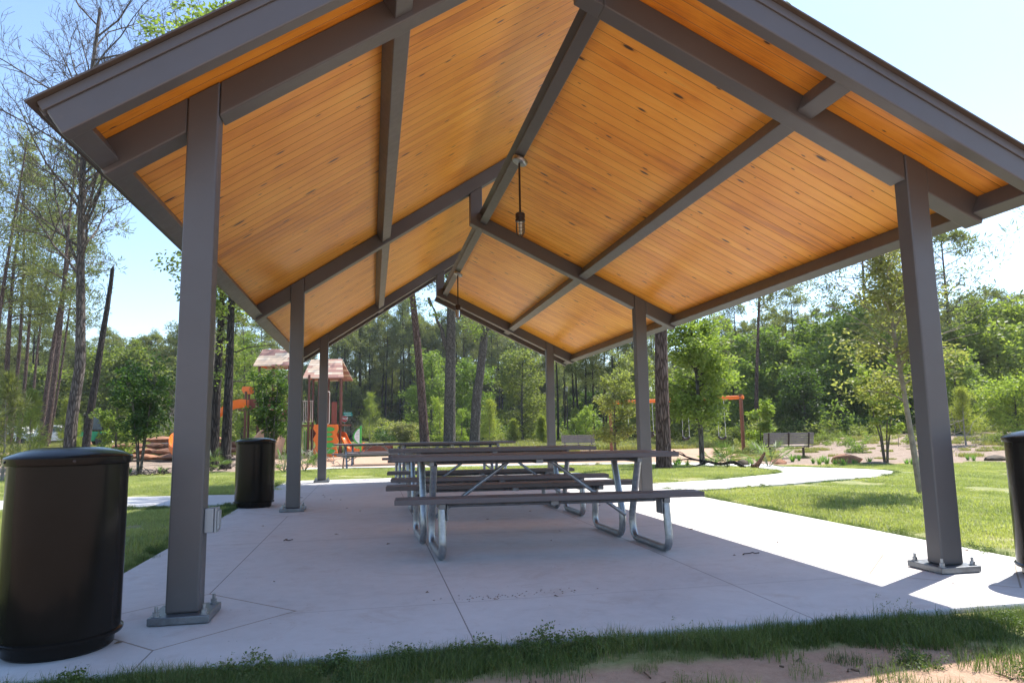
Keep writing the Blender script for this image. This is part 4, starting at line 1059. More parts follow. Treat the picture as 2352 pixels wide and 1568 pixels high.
for i, (u, D, h, st, lm, dens, lb, bk) in enumerate([
    (325, 21.5, 3.6, 6, 'leaf_d', 2.0, 'dark green multi stemmed crape myrtle between the big bin and front left post', 'bark_grey'),
    (622, 22.5, 3.5, 6, 'leaf_d', 2.0, 'dark green multi stemmed crape myrtle in front of the playground tower', 'bark_grey'),
    (2028, 21.5, 3.5, 4, 'leaf_b', 1.5, 'bright green crape myrtle with three slim stems in the bed at right', 'bark_pale')]):
    mb, V_ = multi_stem(h, RNG(600+i), st, 0.15, 0.03, dens*(0.62 if u != 622 else 0.42), 1.0, 0.95 if u < 400 else 0.72, 0.34)
    tree_thing('crape_myrtle', lb, 'small tree', mb, V_, M[lm], M[bk], A3(u, D))
# foliage seen over the roof at the upper edge of the picture
rg = RNG(81); mb, V_, _, _ = build_tree('broad', 25.5, rg, r=0.28, dens=1.6, leaf=1.4, crown=0.55, cw=3.0)
tree_thing('broadleaf_tree', 'tall leafy tree whose top shows above the roof at upper left', 'tree', mb, V_, M['leaf_b'], M['bark_grey'], A3(478, 31))
# ------------------------------------------------------------------ playground
M['orange'] = simple('orange_plastic', (0.80, 0.17, 0.015), 0.35, var=0.06)
M['redbrown'] = simple('red_brown_steel', (0.11, 0.032, 0.018), 0.45, var=0.12)
M['redpanel'] = simple('dark_red_panel', (0.20, 0.045, 0.03), 0.5, var=0.1)
M['beigeM'] = simple('beige_steel', (0.55, 0.45, 0.38), 0.45, var=0.06)
M['green'] = simple('leaf_green_plastic', (0.06, 0.38, 0.06), 0.4, var=0.08)
M['green2'] = simple('lime_green_plastic', (0.16, 0.40, 0.06), 0.4, var=0.08)
M['rockwall'] = simple('tan_climbing_rock', (0.42, 0.26, 0.16), 0.85, var=0.3, vs=2.0, bump=0.6, bs=8)
def shingle():
    m = Mat('striped_plank_roof', rough=0.55)
    tc = m.n('ShaderNodeTexCoord'); x, y, z = m.xyz(tc.outputs['Object'])
    b = (z/0.13).floor(); w = m.n('ShaderNodeTexWhiteNoise', noise_dimensions='2D')
    cb = m.n('ShaderNodeCombineXYZ'); m.nt.links.new(b.s, cb.inputs[0]); m.nt.links.new(((x+b*0.37)/0.9).floor().s, cb.inputs[1]); m.nt.links.new(cb.outputs[0], w.inputs['Vector'])
    r = X(m.nt, w.outputs['Value'])
    c = m.ramp(r, [(0, (0.60, 0.46, 0.34)), (0.3, (0.50, 0.29, 0.22)), (0.5, (0.66, 0.54, 0.42)), (0.78, (0.38, 0.20, 0.16))], 'CONSTANT')
    gp = (z/0.13-b).lt(0.12); m.col(m.mix(gp*0.8, c, (0.12, 0.05, 0.04))); return m.m
M['shingle'] = shingle()
pg = A3(680, 35.0); pgz = pg[2]
PG = thing('play_structure', 'brown and orange playground tower with twin striped roofs and slides', 'playground structure', pg, -YAW)
px2 = 35.0/FPX
def PX(u): return (u-680)*px2*1.02
def PZ(v, u=680): return CZ+((995.6-(u-680)*0.0153)-v)*px2*1.0-pgz
# posts (u, depth offset, v top)
for u, dy, vt in ((589, 0.3, 838), (552, 1.2, 890), (565, 0.0, 900), (604, 1.4, 838), (618, 0.0, 905), (657, 0.3, 838), (697, 1.5, 862), (707, 0.0, 862), (722, 0.6, 868), (727, 2.0, 866), (758, 2.0, 866), (776, 0.2, 866)):
    put('post', MB().tube([(PX(u), dy, -0.1), (PX(u), dy, PZ(vt, u))], 0.062, 12), M['redbrown'], PG, smooth=True)
def gable(u0, u1, vr, ve, dep, y0):
    x0, x1 = PX(u0), PX(u1); zr, ze = PZ(vr, u0), PZ(ve, u0); yc = y0+dep/2
    mb = MB()
    for s in (-1, 1):
        ye = yc+s*dep/2
        mb.add([(x0, ye, ze), (x1, ye, ze), (x1-0.35, yc, zr), (x0+0.12, yc, zr), (x0, ye, ze-0.05), (x1, ye, ze-0.05), (x1-0.35, yc, zr-0.05), (x0+0.12, yc, zr-0.05)], [(0, 1, 2, 3), (7, 6, 5, 4), (0, 4, 5, 1), (1, 5, 6, 2), (2, 6, 7, 3), (3, 7, 4, 0)])
    r_ = put('roof', mb, M['shingle'], PG)
    g = MB(); g.add([(x0+0.02, yc-dep/2+.05, ze+0.0), (x0+0.02, yc+dep/2-.05, ze), (x0+0.10, yc+0.05, zr-.08), (x0+0.10, yc-0.05, zr-.08), (x0+0.05, yc-dep/2+.05, ze), (x0+0.05, yc+dep/2-.05, ze), (x0+0.13, yc+.05, zr-.08), (x0+.13, yc-.05, zr-.08)], [(0, 1, 2, 3), (7, 6, 5, 4), (0, 4, 5, 1), (1, 5, 6, 2), (2, 6, 7, 3), (3, 7, 4, 0)])
    put('gable_panel', g, M['orange'], r_)
    return r_
gable(583, 668, 799, 841, 1.9, -0.25)
gable(690, 783, 821, 868, 2.1, 0.1)
deck = MB()
for u0, u1, v in ((548, 622, 938), (585, 665, 962), (690, 783, 976)): deck.box(PX(u0), PX(u1), 0.0, 1.9, PZ(v)-0.08, PZ(v))
put('platform', deck, M['redbrown'], PG)
# spiral slide (left)
def chute(name, pts, w, hgt, mat, th=0.03):
    pts = [Vector(p) for p in curve_pts(pts, 8)]; vs = []; mb = MB()
    prof = [(-w, hgt), (-w*0.98, hgt*0.4), (-w*0.7, 0.03), (0, 0), (w*0.7, 0.03), (w*0.98, hgt*0.4), (w, hgt), (w+th, hgt), (w+th, hgt*0.35), (w*0.75, -th), (0, -th), (-w*0.75, -th), (-w-th, hgt*0.35), (-w-th, hgt)]
    n = len(prof)
    for i, p in enumerate(pts):
        t = (pts[min(i+1, len(pts)-1)]-pts[max(i-1, 0)]); t.z = 0; t.normalize(); s = Vector((t.y, -t.x, 0))
        vs += [tuple(p+s*a+Vector((0, 0, b))) for a, b in prof]
    fs = [(i*n+k, i*n+(k+1) % n, (i+1)*n+(k+1) % n, (i+1)*n+k) for i in range(len(pts)-1) for k in range(n)]
    fs += [tuple(range(n-1, -1, -1)), tuple(range((len(pts)-1)*n, len(pts)*n))]
    return put(name, mb.add(vs, fs), mat, PG, smooth=True)
chute('slide', [(PX(568), .2, PZ(935)), (PX(552), .2, PZ(934)), (PX(532), .1, PZ(939)), (PX(508), 0, PZ(956)), (PX(482), -.3, PZ(974)), (PX(458), -.8, PZ(993)), (PX(448), -1.5, PZ(1012)), (PX(462), -2.1, .30), (PX(486), -2.2, .2)], 0.30, 0.40, M['orange'])
put('slide_support', MB().tube([(PX(478), -.4, 0), (PX(478), -.4, PZ(978))], 0.035, 8), M['redbrown'], PG)
hood = MB()
for y in (0.2, 0.8): hood.prism_y([(PX(551), PZ(893)), (PX(556), PZ(902)), (PX(569), PZ(902)), (PX(569), PZ(888)), (PX(553), PZ(888))], y, y+0.06)
hood.box(PX(553), PX(569), 0.2, 0.86, PZ(888), PZ(886)); put('slide_hood', hood, M['orange'], PG)
chute('slide', [(PX(762), .9, 1.02), (PX(776), .7, .92), (PX(788), .6, .5), (PX(800), .5, .16), (PX(818), .4, .10), (PX(828), .4, .10)], 0.27, 0.26, M['orange'])
# climbing wall with green leaf holds
yw = -0.12
wall_o = [(722, 927+48), (775, 975), (776, 985), (772, 998), (777, 1012), (772, 1026), (776, 1040), (775, 1049), (724, 1049), (720, 1035), (727, 1022), (720, 1008), (727, 995), (720, 985)]
pl = [(PX(u), max(0.0, PZ(v, u))) for u, v in wall_o][::-1]
cw_ = put('climbing_wall', MB().prism_y(pl, yw-0.06, yw), M['orange'], PG, bevel=0.01)
for i, (u, v, s) in enumerate(((757, 986, 1), (755, 997.5, .8), (756, 1008, .85), (758, 1022, 1.15), (758, 1035, 1.1))):
    lp = [(PX(u)+0.23*s*math.cos(a)*(1 if abs(math.cos(a)) < .9 else 1.1), PZ(v, u)+0.115*s*math.sin(a)) for a in np.linspace(0, 2*math.pi, 18, endpoint=False)]
    put('leaf_hold', MB().prism_y(lp, yw-0.11, yw-0.062), M['green'], cw_)
for u0, u1 in ((732, 741), (758, 770)): put('side_panel', MB().box(PX(u0), PX(u1), 0.02, 0.07, PZ(975), PZ(925)), M['redpanel'], PG, bevel=0.01)
bar = MB(); z0, z1 = PZ(969), PZ(922)
for k in range(7): x = PX(692)+k*(PX(716)-PX(692))/6; bar.tube([(x, -0.02, z0), (x, -0.02, z1)], 0.014, 6)
bar.tube([(PX(691), -0.02, z0), (PX(717), -0.02, z0)], 0.02, 6); bar.tube([(PX(691), -0.02, z1), (PX(717), -0.02, z1)], 0.02, 6)
for k in range(5): x = PX(692)+k*0.12; bar.tube([(x, 0.3, 0.2), (x, 0.3, PZ(978))], 0.014, 6)
put('guard_rail', bar, M['beigeM'], PG, smooth=True)
put('handrail', MB().tube(bent([(PX(751), -.3, PZ(975)), (PX(757), -.3, PZ(975)), (PX(757), -.3, PZ(902)), (PX(748), -.3, PZ(902))], .2), 0.022, 8), M['beigeM'], PG, smooth=True)
for u0, u1, va, vb, y in ((589, 606, 930, 960, .25), (600, 617, 925, 985, 1.3), (692, 704, 990, 1040, .4)): put('green_panel', MB().box(PX(u0), PX(u1), y, y+.05, PZ(vb), PZ(va)), M['green2'], PG, bevel=.01)
for u0, u1, va, vb, y in ((700, 722, 985, 1012, .8), (640, 655, 925, 960, .3), (568, 585, 915, 940, .3)): put('bubble_panel', MB().box(PX(u0), PX(u1), y, y+.05, PZ(vb), PZ(va)), M['redpanel'], PG, bevel=.01)
def rock(name, cx_, cy_, cz_, sx, sy, sz, seed, mat, parent=None, flat=0.0):
    bm = bmesh.new(); bmesh.ops.create_icosphere(bm, subdivisions=4, radius=1)
    rg = RNG(seed); ns = unit(rg.normal(size=(16, 3))); dd = rg.uniform(0.62, 0.92, 16)
    for v_ in bm.verts:
        p = np.array(v_.co)
        for n_, d_ in zip(ns, dd):
            k = p@n_-d_
            if k > 0: p = p-n_*k*0.92
        w = 0.035*math.sin(p[0]*9+seed)*math.sin(p[1]*8+1)*math.sin(p[2]*11)
        p = p*(1+w)
        v_.co = (p[0]*sx, p[1]*sy, p[2]*sz)
    me = bpy.data.meshes.new(name); bm.to_mesh(me); bm.free(); me.materials.append(mat)
    o = bpy.data.objects.new(name, me); scene.collection.objects.link(o); o.location = (cx_, cy_, cz_)
    if parent: o.parent = parent
    return o
rock('climbing_rock', PX(632), -0.9, 0.75, 0.95, 0.7, 1.05, 3, M['rockwall'], PG)
rock('climbing_rock', PX(600), -0.6, 0.45, 0.7, 0.6, 0.7, 4, M['rockwall'], PG)

# half-leaf sign beside the playground
q = A3(822, 34); sg = thing('play_sign', 'green half leaf shaped sign board with a white notice, right of the climbing wall', 'sign', q, -YAW)
def lp_(k): return [(0.10+0.0*k, 0.18)]+[(0.10-k*0.36*math.sin(math.pi*t)**0.75*(1 if t < .5 else .95), 0.32+0.86*t) for t in np.linspace(0.0, 1.0, 18)]+[(0.10, 1.22)]
put('sign_frame', MB().prism_y([(x, z+0.25) for x, z in lp_(1.0)], 0.0, 0.05).box(0.10, 0.17, 0.0, 0.05, 0.0, 1.50), M['green'], sg)
M['white'] = simple('white_sign_face', (0.75, 0.75, 0.74), 0.5, var=0.03)
nf = put('notice', MB().prism_y([(x-0.015, 0.40+(z+0.25-0.40)*0.84+0.1) for x, z in lp_(0.72)], -0.012, -0.002), M['white'], sg)
tl = MB()
for k in range(7): tl.box(-0.10-0.02*(k % 2), 0.05, -0.016, -0.0125, 0.82+k*0.07, 0.835+k*0.07)
put('text_lines', tl, simple('grey_print', (0.25, 0.2, 0.2), 0.6), nf)

# swing set
M['chain'] = simple('galvanised_chain', (0.55, 0.56, 0.57), 0.4, 0.5, var=0.1)
M['rust'] = simple('rust_brown_steel', (0.20, 0.065, 0.03), 0.5, var=0.15)
M['rubber'] = simple('black_rubber', (0.02, 0.02, 0.02), 0.6, var=0.2)
a = at(1403, 36.0); b = at(1705, 31.8); sw = thing('swing_set', 'long swing set with orange top beam on rust brown posts', 'swing set', tuple(a))
d = b-a; BZ = 2.33
def SW(t, z): return (d.x*t, d.y*t, z-a.z)
for t in (0.0, 0.47, 1.0): put('post', MB().tube([SW(t, -.3), SW(t, BZ+0.14)], 0.085, 14), M['rust'], sw, smooth=True)
put('top_beam', MB().tube([SW(-0.015, BZ), SW(0.47, BZ), SW(1.02, BZ)], 0.085, 12), M['orange'], sw, smooth=True)
for i, (t, dt, kind) in enumerate(((0.13, 0.045, 'bucket'), (0.33, 0.045, 'bucket'), (0.60, 0.05, 'belt'), (0.86, 0.05, 'belt'))):
    zs = 0.62 if kind == 'bucket' else 0.47
    s_ = put('swing_seat', MB().tube(curve_pts([SW(t-dt/2, zs+.10), SW(t-dt/4, zs), SW(t+dt/4, zs), SW(t+dt/2, zs+.10)], 4), 0.06, 8), M['rubber'] if kind == 'bucket' else M['rubber'], sw, smooth=True)
    if kind == 'bucket':
        bk = MB(); c0 = SW(t, zs); bk.lathe([(0.10, -0.08), (0.16, 0.02), (0.17, 0.22), (0.14, 0.22), (0.13, 0.0), (0.08, -0.05)], 14, (c0[0], c0[1])); bk.v = [(x, y, z+c0[2]) for x, y, z in bk.v]
        put('bucket', bk, M['rubber'], s_, smooth=True)
    put('swing_chain', MB().tube([SW(t-dt/2, zs+.1), SW(t-dt*0.42, BZ)], 0.013, 5).tube([SW(t+dt/2, zs+.1), SW(t+dt*0.42, BZ)], 0.013, 5), M['chain'], s_)

# benches
def bench(loc, rz, label, group='slatted park benches'):
    t = thing('park_bench', label, 'bench', loc, rz, group)
    seat = MB()
    for k in range(4): seat.box(-0.9, 0.9, -0.20+k*0.105, -0.105+k*0.105, 0.415, 0.45)
    put('seat', seat, M['benchslat'], t, bevel=.004)
    bk = MB()
    for k in range(5): z = 0.50+k*0.085; y = 0.23+k*0.022; bk.box(-0.9, 0.9, y, y+0.03, z, z+0.075)
    put('backrest', bk, M['benchslat'], t, bevel=.004)
    for x in (-0.72, 0.0, 0.72):
        f = MB().box(x-0.03, x+0.03, -0.2, 0.24, 0.38, 0.413)
        f.prism_y([(0, 0)]*3, 0, 0) if False else None
        f.tube([(x, 0.22, 0.40), (x, 0.275, 0.50), (x, 0.375, 0.93)], 0.028, 6)
        put('bench_support', f, M['iron'], t)
    for x in (-0.6, 0.6): put('leg', MB().box(x-0.035, x+0.035, -0.02, 0.05, -0.1, 0.379), M['iron'], t)
    return t
M['benchslat'] = simple('grey_brown_slats', (0.20, 0.175, 0.165), 0.6, var=0.15)
bq = A3(1803, 25.8); BN = bench(bq, R(180-14), 'slatted park bench seen from behind, by the winding path at right')
copy_tree(BN, 'slatted park bench far away between the far right post and the young evergreen', A3(1328, 37.5), R(0-12))
copy_tree(BN, 'slatted park bench half hidden behind the front left post near the rock terrace', A3(388, 38), R(10))

# stop sign with street names
M['signred'] = simple('stop_sign_red', (0.55, 0.012, 0.02), 0.45, var=0.04)
M['signteal'] = simple('teal_street_sign', (0.0, 0.30, 0.26), 0.45, var=0.04)
q = at(791, 92); gzs = q.z
S = thing('stop_sign', 'red octagonal STOP sign under two teal street name plates at the wood edge', 'road sign', tuple(q), -YAW-0.02)
sc_ = 92/FPX; zc = CZ+(992.9-961.2)*sc_-gzs; r8 = 0.43
oc = [(r8*math.cos(R(22.5+45*k)), zc+r8*math.sin(R(22.5+45*k))) for k in range(8)]
put('pole', MB().tube([(0, .05, 0), (0, .05, zc+1.25)], 0.04, 8), M['galv'], S)
s_ = put('sign_face', MB().prism_y([(x*1.06, (z-zc)*1.06+zc) for x, z in oc], 0.0, 0.01), M['white'], S)
s2 = put('red_octagon', MB().prism_y(oc, -0.008, -0.003), M['signred'], s_)
def text(name, body, size, loc, mat, parent, rot=(R(90), 0, 0), bold=0.0):
    cu = bpy.data.curves.new(name, 'FONT'); cu.body = body; cu.size = size; cu.align_x = 'CENTER'; cu.align_y = 'CENTER'; cu.extrude = 0.002; cu.offset = bold
    o = bpy.data.objects.new(name, cu); scene.collection.objects.link(o)
    dg = bpy.context.evaluated_depsgraph_get(); me = bpy.data.meshes.new_from_object(o.evaluated_get(dg))
    bpy.data.objects.remove(o); me.materials.clear(); me.materials.append(mat)
    o = bpy.data.objects.new(name, me); scene.collection.objects.link(o); o.location = loc; o.rotation_euler = rot; o.parent = parent; return o
text('lettering', 'STOP', 0.39, (0, -0.014, zc), M['white'], s_, bold=0.012)
for dx, vv in ((0.42, 948.5), (0.5, 953.0)):
    z = CZ+(992.9-vv)*sc_-gzs
    n_ = put('street_name_plate', MB().box(dx-0.62, dx+0.55, -0.01, 0.0, z-0.135, z+0.135), M['signteal'], S)
    lt_ = MB(); rr_ = random.Random(int(vv)); x = dx-0.48
    while x < dx+0.38: w = rr_.uniform(.04, .08); lt_.box(x, x+w, -0.014, -0.0105, z-0.06, z+0.06); x += w+rr_.uniform(.02, .05)
    put('lettering', lt_, M['white'], n_)

# lamp post
q = at(1304, 75); LP = thing('street_lamp', 'black lantern street lamp in front of the dark wood', 'street lamp', tuple(q), 0)
hz = CZ+(986-889)*75/FPX-q.z
put('pole', MB().lathe([(0.16, 0), (0.16, .1), (0.12, .25), (0.10, .8), (0.075, .9), (0.06, hz-.55), (0.10, hz-.5), (0.001, hz-.48)], 14), M['iron'], LP, smooth=True)
put('lantern', MB().lathe([(0.10, hz-.48), (0.17, hz-.12), (0.001, hz-.115)], 8), M['white'], LP)
put('lantern_cap', MB().lathe([(0.21, hz-.115), (0.19, hz-.07), (0.06, hz), (0.001, hz+.06)], 8), M['iron'], LP)

# green utility vehicle and white van shapes at left
M['vgreen'] = simple('green_vehicle_paint', (0.02, 0.30, 0.12), 0.35, var=0.06)
M['vwhite'] = simple('white_vehicle_paint', (0.72, 0.73, 0.74), 0.35, var=0.05)
M['vglass'] = simple('dark_window_glass', (0.05, 0.09, 0.11), 0.08, var=0.1)
q = at(210, 47); VH = thing('utility_tractor', 'green compact tractor with a dark glazed cab behind the dead snag', 'tractor', tuple(q), R(28))
k = 52/FPX
zb = 0.0
put('body', MB().prism_y([(-0.75, 0.55), (-0.2, 0.45), (0.95, 0.45), (0.95, 0.9), (0.4, 1.05), (-0.35, 1.15), (-0.95, 0.95)], -0.5, 0.5).box(0.42, 0.9, -0.62, 0.62, 0.65, 1.05), M['vgreen'], VH, bevel=.05)
put('hood', MB().prism_y([(-1.25, 0.75), (-0.6, 0.7), (-0.6, 1.2), (-1.1, 1.05)], -0.35, 0.35), M['vgreen'], VH, bevel=.06)
cb = put('cab', MB().box(-0.42, 0.55, -0.5, 0.5, 1.16, 1.22).box(-0.5, 0.62, -0.56, 0.56, 2.2, 2.3).box(-0.44, -0.38, -.5, -.44, 1.2, 2.2).box(0.5, .56, -.5, -.44, 1.06, 2.2).box(-0.44, -0.38, .44, .5, 1.2, 2.2).box(0.5, .56, .44, .5, 1.06, 2.2), M['iron'], VH, bevel=.01)
put('window', MB().box(-0.37, 0.49, -0.47, 0.47, 1.225, 2.19), M['vglass'], cb)
put('beacon', MB().lathe([(0.07, 2.301), (0.06, 2.42), (0.001, 2.43)], 10), M['orange'], cb)
for x, r_ in ((-0.75, 0.38), (0.62, 0.5)):
    for s in (-1, 1):
        w = MB().lathe([(0.001, -.12), (r_*.5, -.12), (r_*.55, -.14), (r_, -.11), (r_, .11), (r_*.55, .14), (r_*.5, .12), (0.001, .12)], 24)
        w.xf(Matrix.Translation((x, s*0.66, r_)) @ Matrix.Rotation(R(90), 4, 'X')); put('wheel', w, M['rubber'], VH, smooth=True)
put('loader_bucket', MB().prism_y([(-1.9, 0.1), (-1.3, 0.05), (-1.25, 0.6), (-1.35, .6), (-1.45, .2), (-1.9, .16)], -0.7, 0.7).box(-1.32, -0.6, -.5, -.42, .45, .6).box(-1.32, -.6, .42, .5, .45, .6), M['iron'], VH)
def pickup(loc, rz, label):
    t = thing('parked_pickup', label, 'pickup truck', loc, rz, 'white vehicles behind the left pines')
    put('body', MB().prism_y([(-2.6, 0.45), (2.6, 0.45), (2.6, 0.95), (2.5, 1.05), (0.75, 1.1), (0.1, 1.12), (-0.1, 1.12), (-2.6, 1.05)], -0.9, 0.9), M['vwhite'], t, bevel=.06)
    c_ = put('cab', MB().prism_y([(-0.9, 1.125), (1.35, 1.125), (0.75, 1.72), (-0.65, 1.75)], -0.78, 0.78), M['vwhite'], t, bevel=.06)
    put('window', MB().prism_y([(-0.7, 1.2), (1.1, 1.2), (0.68, 1.62), (-0.55, 1.65)], -0.795, 0.795), M['vglass'], c_)
    for x in (-1.65, 1.7):
        for s in (-1, 1):
            w = MB().lathe([(0.001, -.1), (.2, -.11), (.36, -.1), (.36, .1), (.2, .11), (0.001, .1)], 22).xf(Matrix.Translation((x, s*0.82, .36)) @ Matrix.Rotation(R(90), 4, 'X'))
            put('wheel', w, M['rubber'], t, smooth=True)
    return t
PK = pickup(A3(112, 58), R(8), 'white pickup parked behind the reddish leaning pines')
copy_tree(PK, 'white pickup parked further left, mostly hidden by pine saplings', A3(38, 60), R(-10))

# rock terrace, boulders
M['redrock'] = simple('red_brown_sandstone', (0.26, 0.125, 0.07), 0.9, var=0.45, vs=3.5, bump=0.8, bs=14)
M['darkrock'] = simple('dark_mossy_rock', (0.085, 0.065, 0.045), 0.92, var=0.5, vs=4, bump=0.8, bs=14)
M['palerock'] = simple('pale_limestone', (0.50, 0.47, 0.43), 0.9, var=0.2, vs=4, bump=0.6, bs=14)
q = at(330, 36); TE = thing('rock_terrace', 'stepped terrace of long red sandstone ledges behind the left trees', 'rock terrace', tuple(q), -YAW)
rr_ = random.Random(5)
for row, (y, z, x0, x1) in enumerate(((-2.0, 0.16, -2.0, 5.0), (-1.1, 0.40, -1.7, 5.3), (0.0, 0.66, -1.4, 5.0), (1.5, 0.98, -0.6, 3.2))):
    x = x0
    while x < x1:
        w = rr_.uniform(0.9, 1.6); rock('ledge', x+w/2, y+rr_.uniform(-.1, .1), z, w*0.62, 0.5, 0.17, rr_.randrange(99), M['redrock'], TE); x += w*0.98
def mesh_rock(u, D, s, seed, mat, label, name='boulder', sink=0.6):
    q = A3(u, D); o = rock(name, q[0], q[1], q[2]+s[2]*sink*0.6, s[0], s[1], s[2], seed, M[mat]); tag(o, label, 'boulder'); return o
mesh_rock(1938, 21.6, (0.56, 0.35, 0.25), 11, 'redrock', 'flat red brown boulder in the iris bed at right')
mesh_rock(2005, 20.8, (0.55, 0.3, 0.08), 12, 'darkrock', 'low slab of rock right of the flat boulder in the iris bed')
mesh_rock(2280, 22.6, (0.42, 0.3, 0.13), 13, 'darkrock', 'dark low boulder left of the bin at the right border')
mesh_rock(1783, 22.0, (0.26, 0.2, 0.13), 14, 'redrock', 'small tan boulder under the right park bench')
mesh_rock(1700, 20.6, (0.24, 0.2, 0.14), 15, 'darkrock', 'small mossy boulder left of the palmetto by the path')
mesh_rock(215, 50, (1.5, 0.5, 0.3), 16, 'redrock', 'long reddish ledge in front of the green tractor')
mesh_rock(395, 42, (0.9, 0.5, 0.45), 17, 'palerock', 'pale limestone block on top of the terrace behind the front left post')
mesh_rock(240, 54, (0.7, 0.5, 0.5), 18, 'palerock', 'pale limestone block right of the green tractor')
mesh_rock(745, 30, (0.5, 0.4, 0.12), 19, 'redrock', 'flat stepping rock at the foot of the climbing wall')
mesh_rock(1475, 40, (0.9, 0.3, 0.12), 20, 'darkrock', 'dark low rock behind the swing set posts', sink=0.9)
# play pieces: tunnel and cube
q = A3(868, 37); tn = thing('play_tunnel', 'rust orange crawl tunnel lying on the sand right of the leaf sign', 'play tunnel', q, -YAW)
w = MB().lathe([(0.30, -.75), (0.33, -.75), (0.33, .75), (0.30, .75), (0.30, -.75)], 24).xf(Matrix.Translation((0, 0, .30)) @ Matrix.Rotation(R(90), 4, 'Y'))
put('tube', w, M['rust'], tn, smooth=True)
put('collar', MB().lathe([(0.30, -.04), (0.36, -.04), (0.36, .04), (0.30, .04), (.3, -.04)], 24).xf(Matrix.Translation((-.75, 0, .31)) @ Matrix.Rotation(R(90), 4, 'Y')), M['orange'], tn, smooth=True)

# fallen branch, stump log, brush
rg = RNG(90); mb = MB()
a_ = ray(1545, 1040, 0.12); b_ = ray(1560, 1058, -0.02)
def BR(pts, r0, k=7): mb.tube([tuple(p) for p in pts], [max(0.006, r0*(1-0.7*i/(len(pts)-1))) for i in range(len(pts))], k)
def at3(u, D, z): q = at(u, D); return (q.x, q.y, q.z+z)
BR(curve_pts([at3(1706, 18.2, .02), at3(1680, 18.4, .16), at3(1650, 18.8, .10), at3(1622, 19.0, .16), at3(1596, 19.3, .20), at3(1570, 19.4, .30), at3(1543, 19.6, .46)], 4), .05)
BR(curve_pts([at3(1596, 19.3, .20), at3(1570, 19.2, .22), at3(1546, 19.0, .18)], 4), .025)
BR(curve_pts([at3(1622, 19.0, .15), at3(1592, 18.6, .06), at3(1555, 18.2, .02)], 4), .03)
BR(curve_pts([at3(1572, 19.4, .30), at3(1558, 19.5, .42), at3(1540, 19.6, .36)], 4), .015)
tag(put('fallen_branch', mb, M['bark_dark'], smooth=True), 'dark crooked fallen branch on the grass between the big pine and the palmettos', 'branch')
mb = MB(); BR(curve_pts([at3(1722, 18.0, .05), at3(1733, 18.0, .10), at3(1744, 18.1, .26), at3(1753, 18.2, .42)], 4), .085, 10); BR([at3(1733, 18.0, .10), at3(1740, 17.7, -.05)], .04)
tag(put('log_stub', mb, bark('burnt_bark', (0.09, .05, .03), (0.3, .15, .08), 2), smooth=True), 'short upturned log stub with an orange brown tip beside the palmetto', 'log')
def brush(u, D, w, h, n, label, seed, mat='twig'):
    rg = RNG(seed); mb = MB(); q = A3(u, D)
    for _ in range(n):
        p = rg.normal(size=3)*np.array([w*.35, .3, 0]); p[2] = abs(rg.normal())*h*.25; a = rg.uniform(0, 6.28); l = rg.uniform(.3, 1)*w*.6
        limb(mb, p, p+np.array([math.cos(a)*l, math.sin(a)*l*.6, rg.uniform(-.1, .9)*h*.8]), rg.uniform(.006, .02), rg, .1, .18, 5, 4)
    o = put('brush_pile', mb, M[mat]); o.location = q; return tag(o, label, 'brush pile')
brush(705, 24.5, 1.5, .8, 60, 'tangle of pale dry branches between the middle left and back left posts', 91)
brush(625, 24, 1.4, .6, 35, 'pale dry sticks behind the second bin under the crape myrtle', 92)
brush(508, 24.0, 1.0, .35, 45, 'dark twigs heaped at the foot of the twin trunks', 93, 'bark_dark')
brush(345, 21.0, 1.6, .3, 45, 'dark fallen twigs at the foot of the dark crape myrtle', 94, 'bark_dark')
brush(892, 80, 2.6, 1.2, 70, 'heap of grey cut brush by the road beyond the picnic tables', 95)
brush(820, 96, 6, 4, 90, 'grey leafless thicket right of the stop sign', 96)
# dead pale thicket at left
brush(420, 60, 5, 6, 60, 'pale leafless thicket in front of the wood left of the front left post', 97)
brush(2160, 27, 2.4, 1.6, 45, 'bare pale branches fanning out right of the front right post', 98)

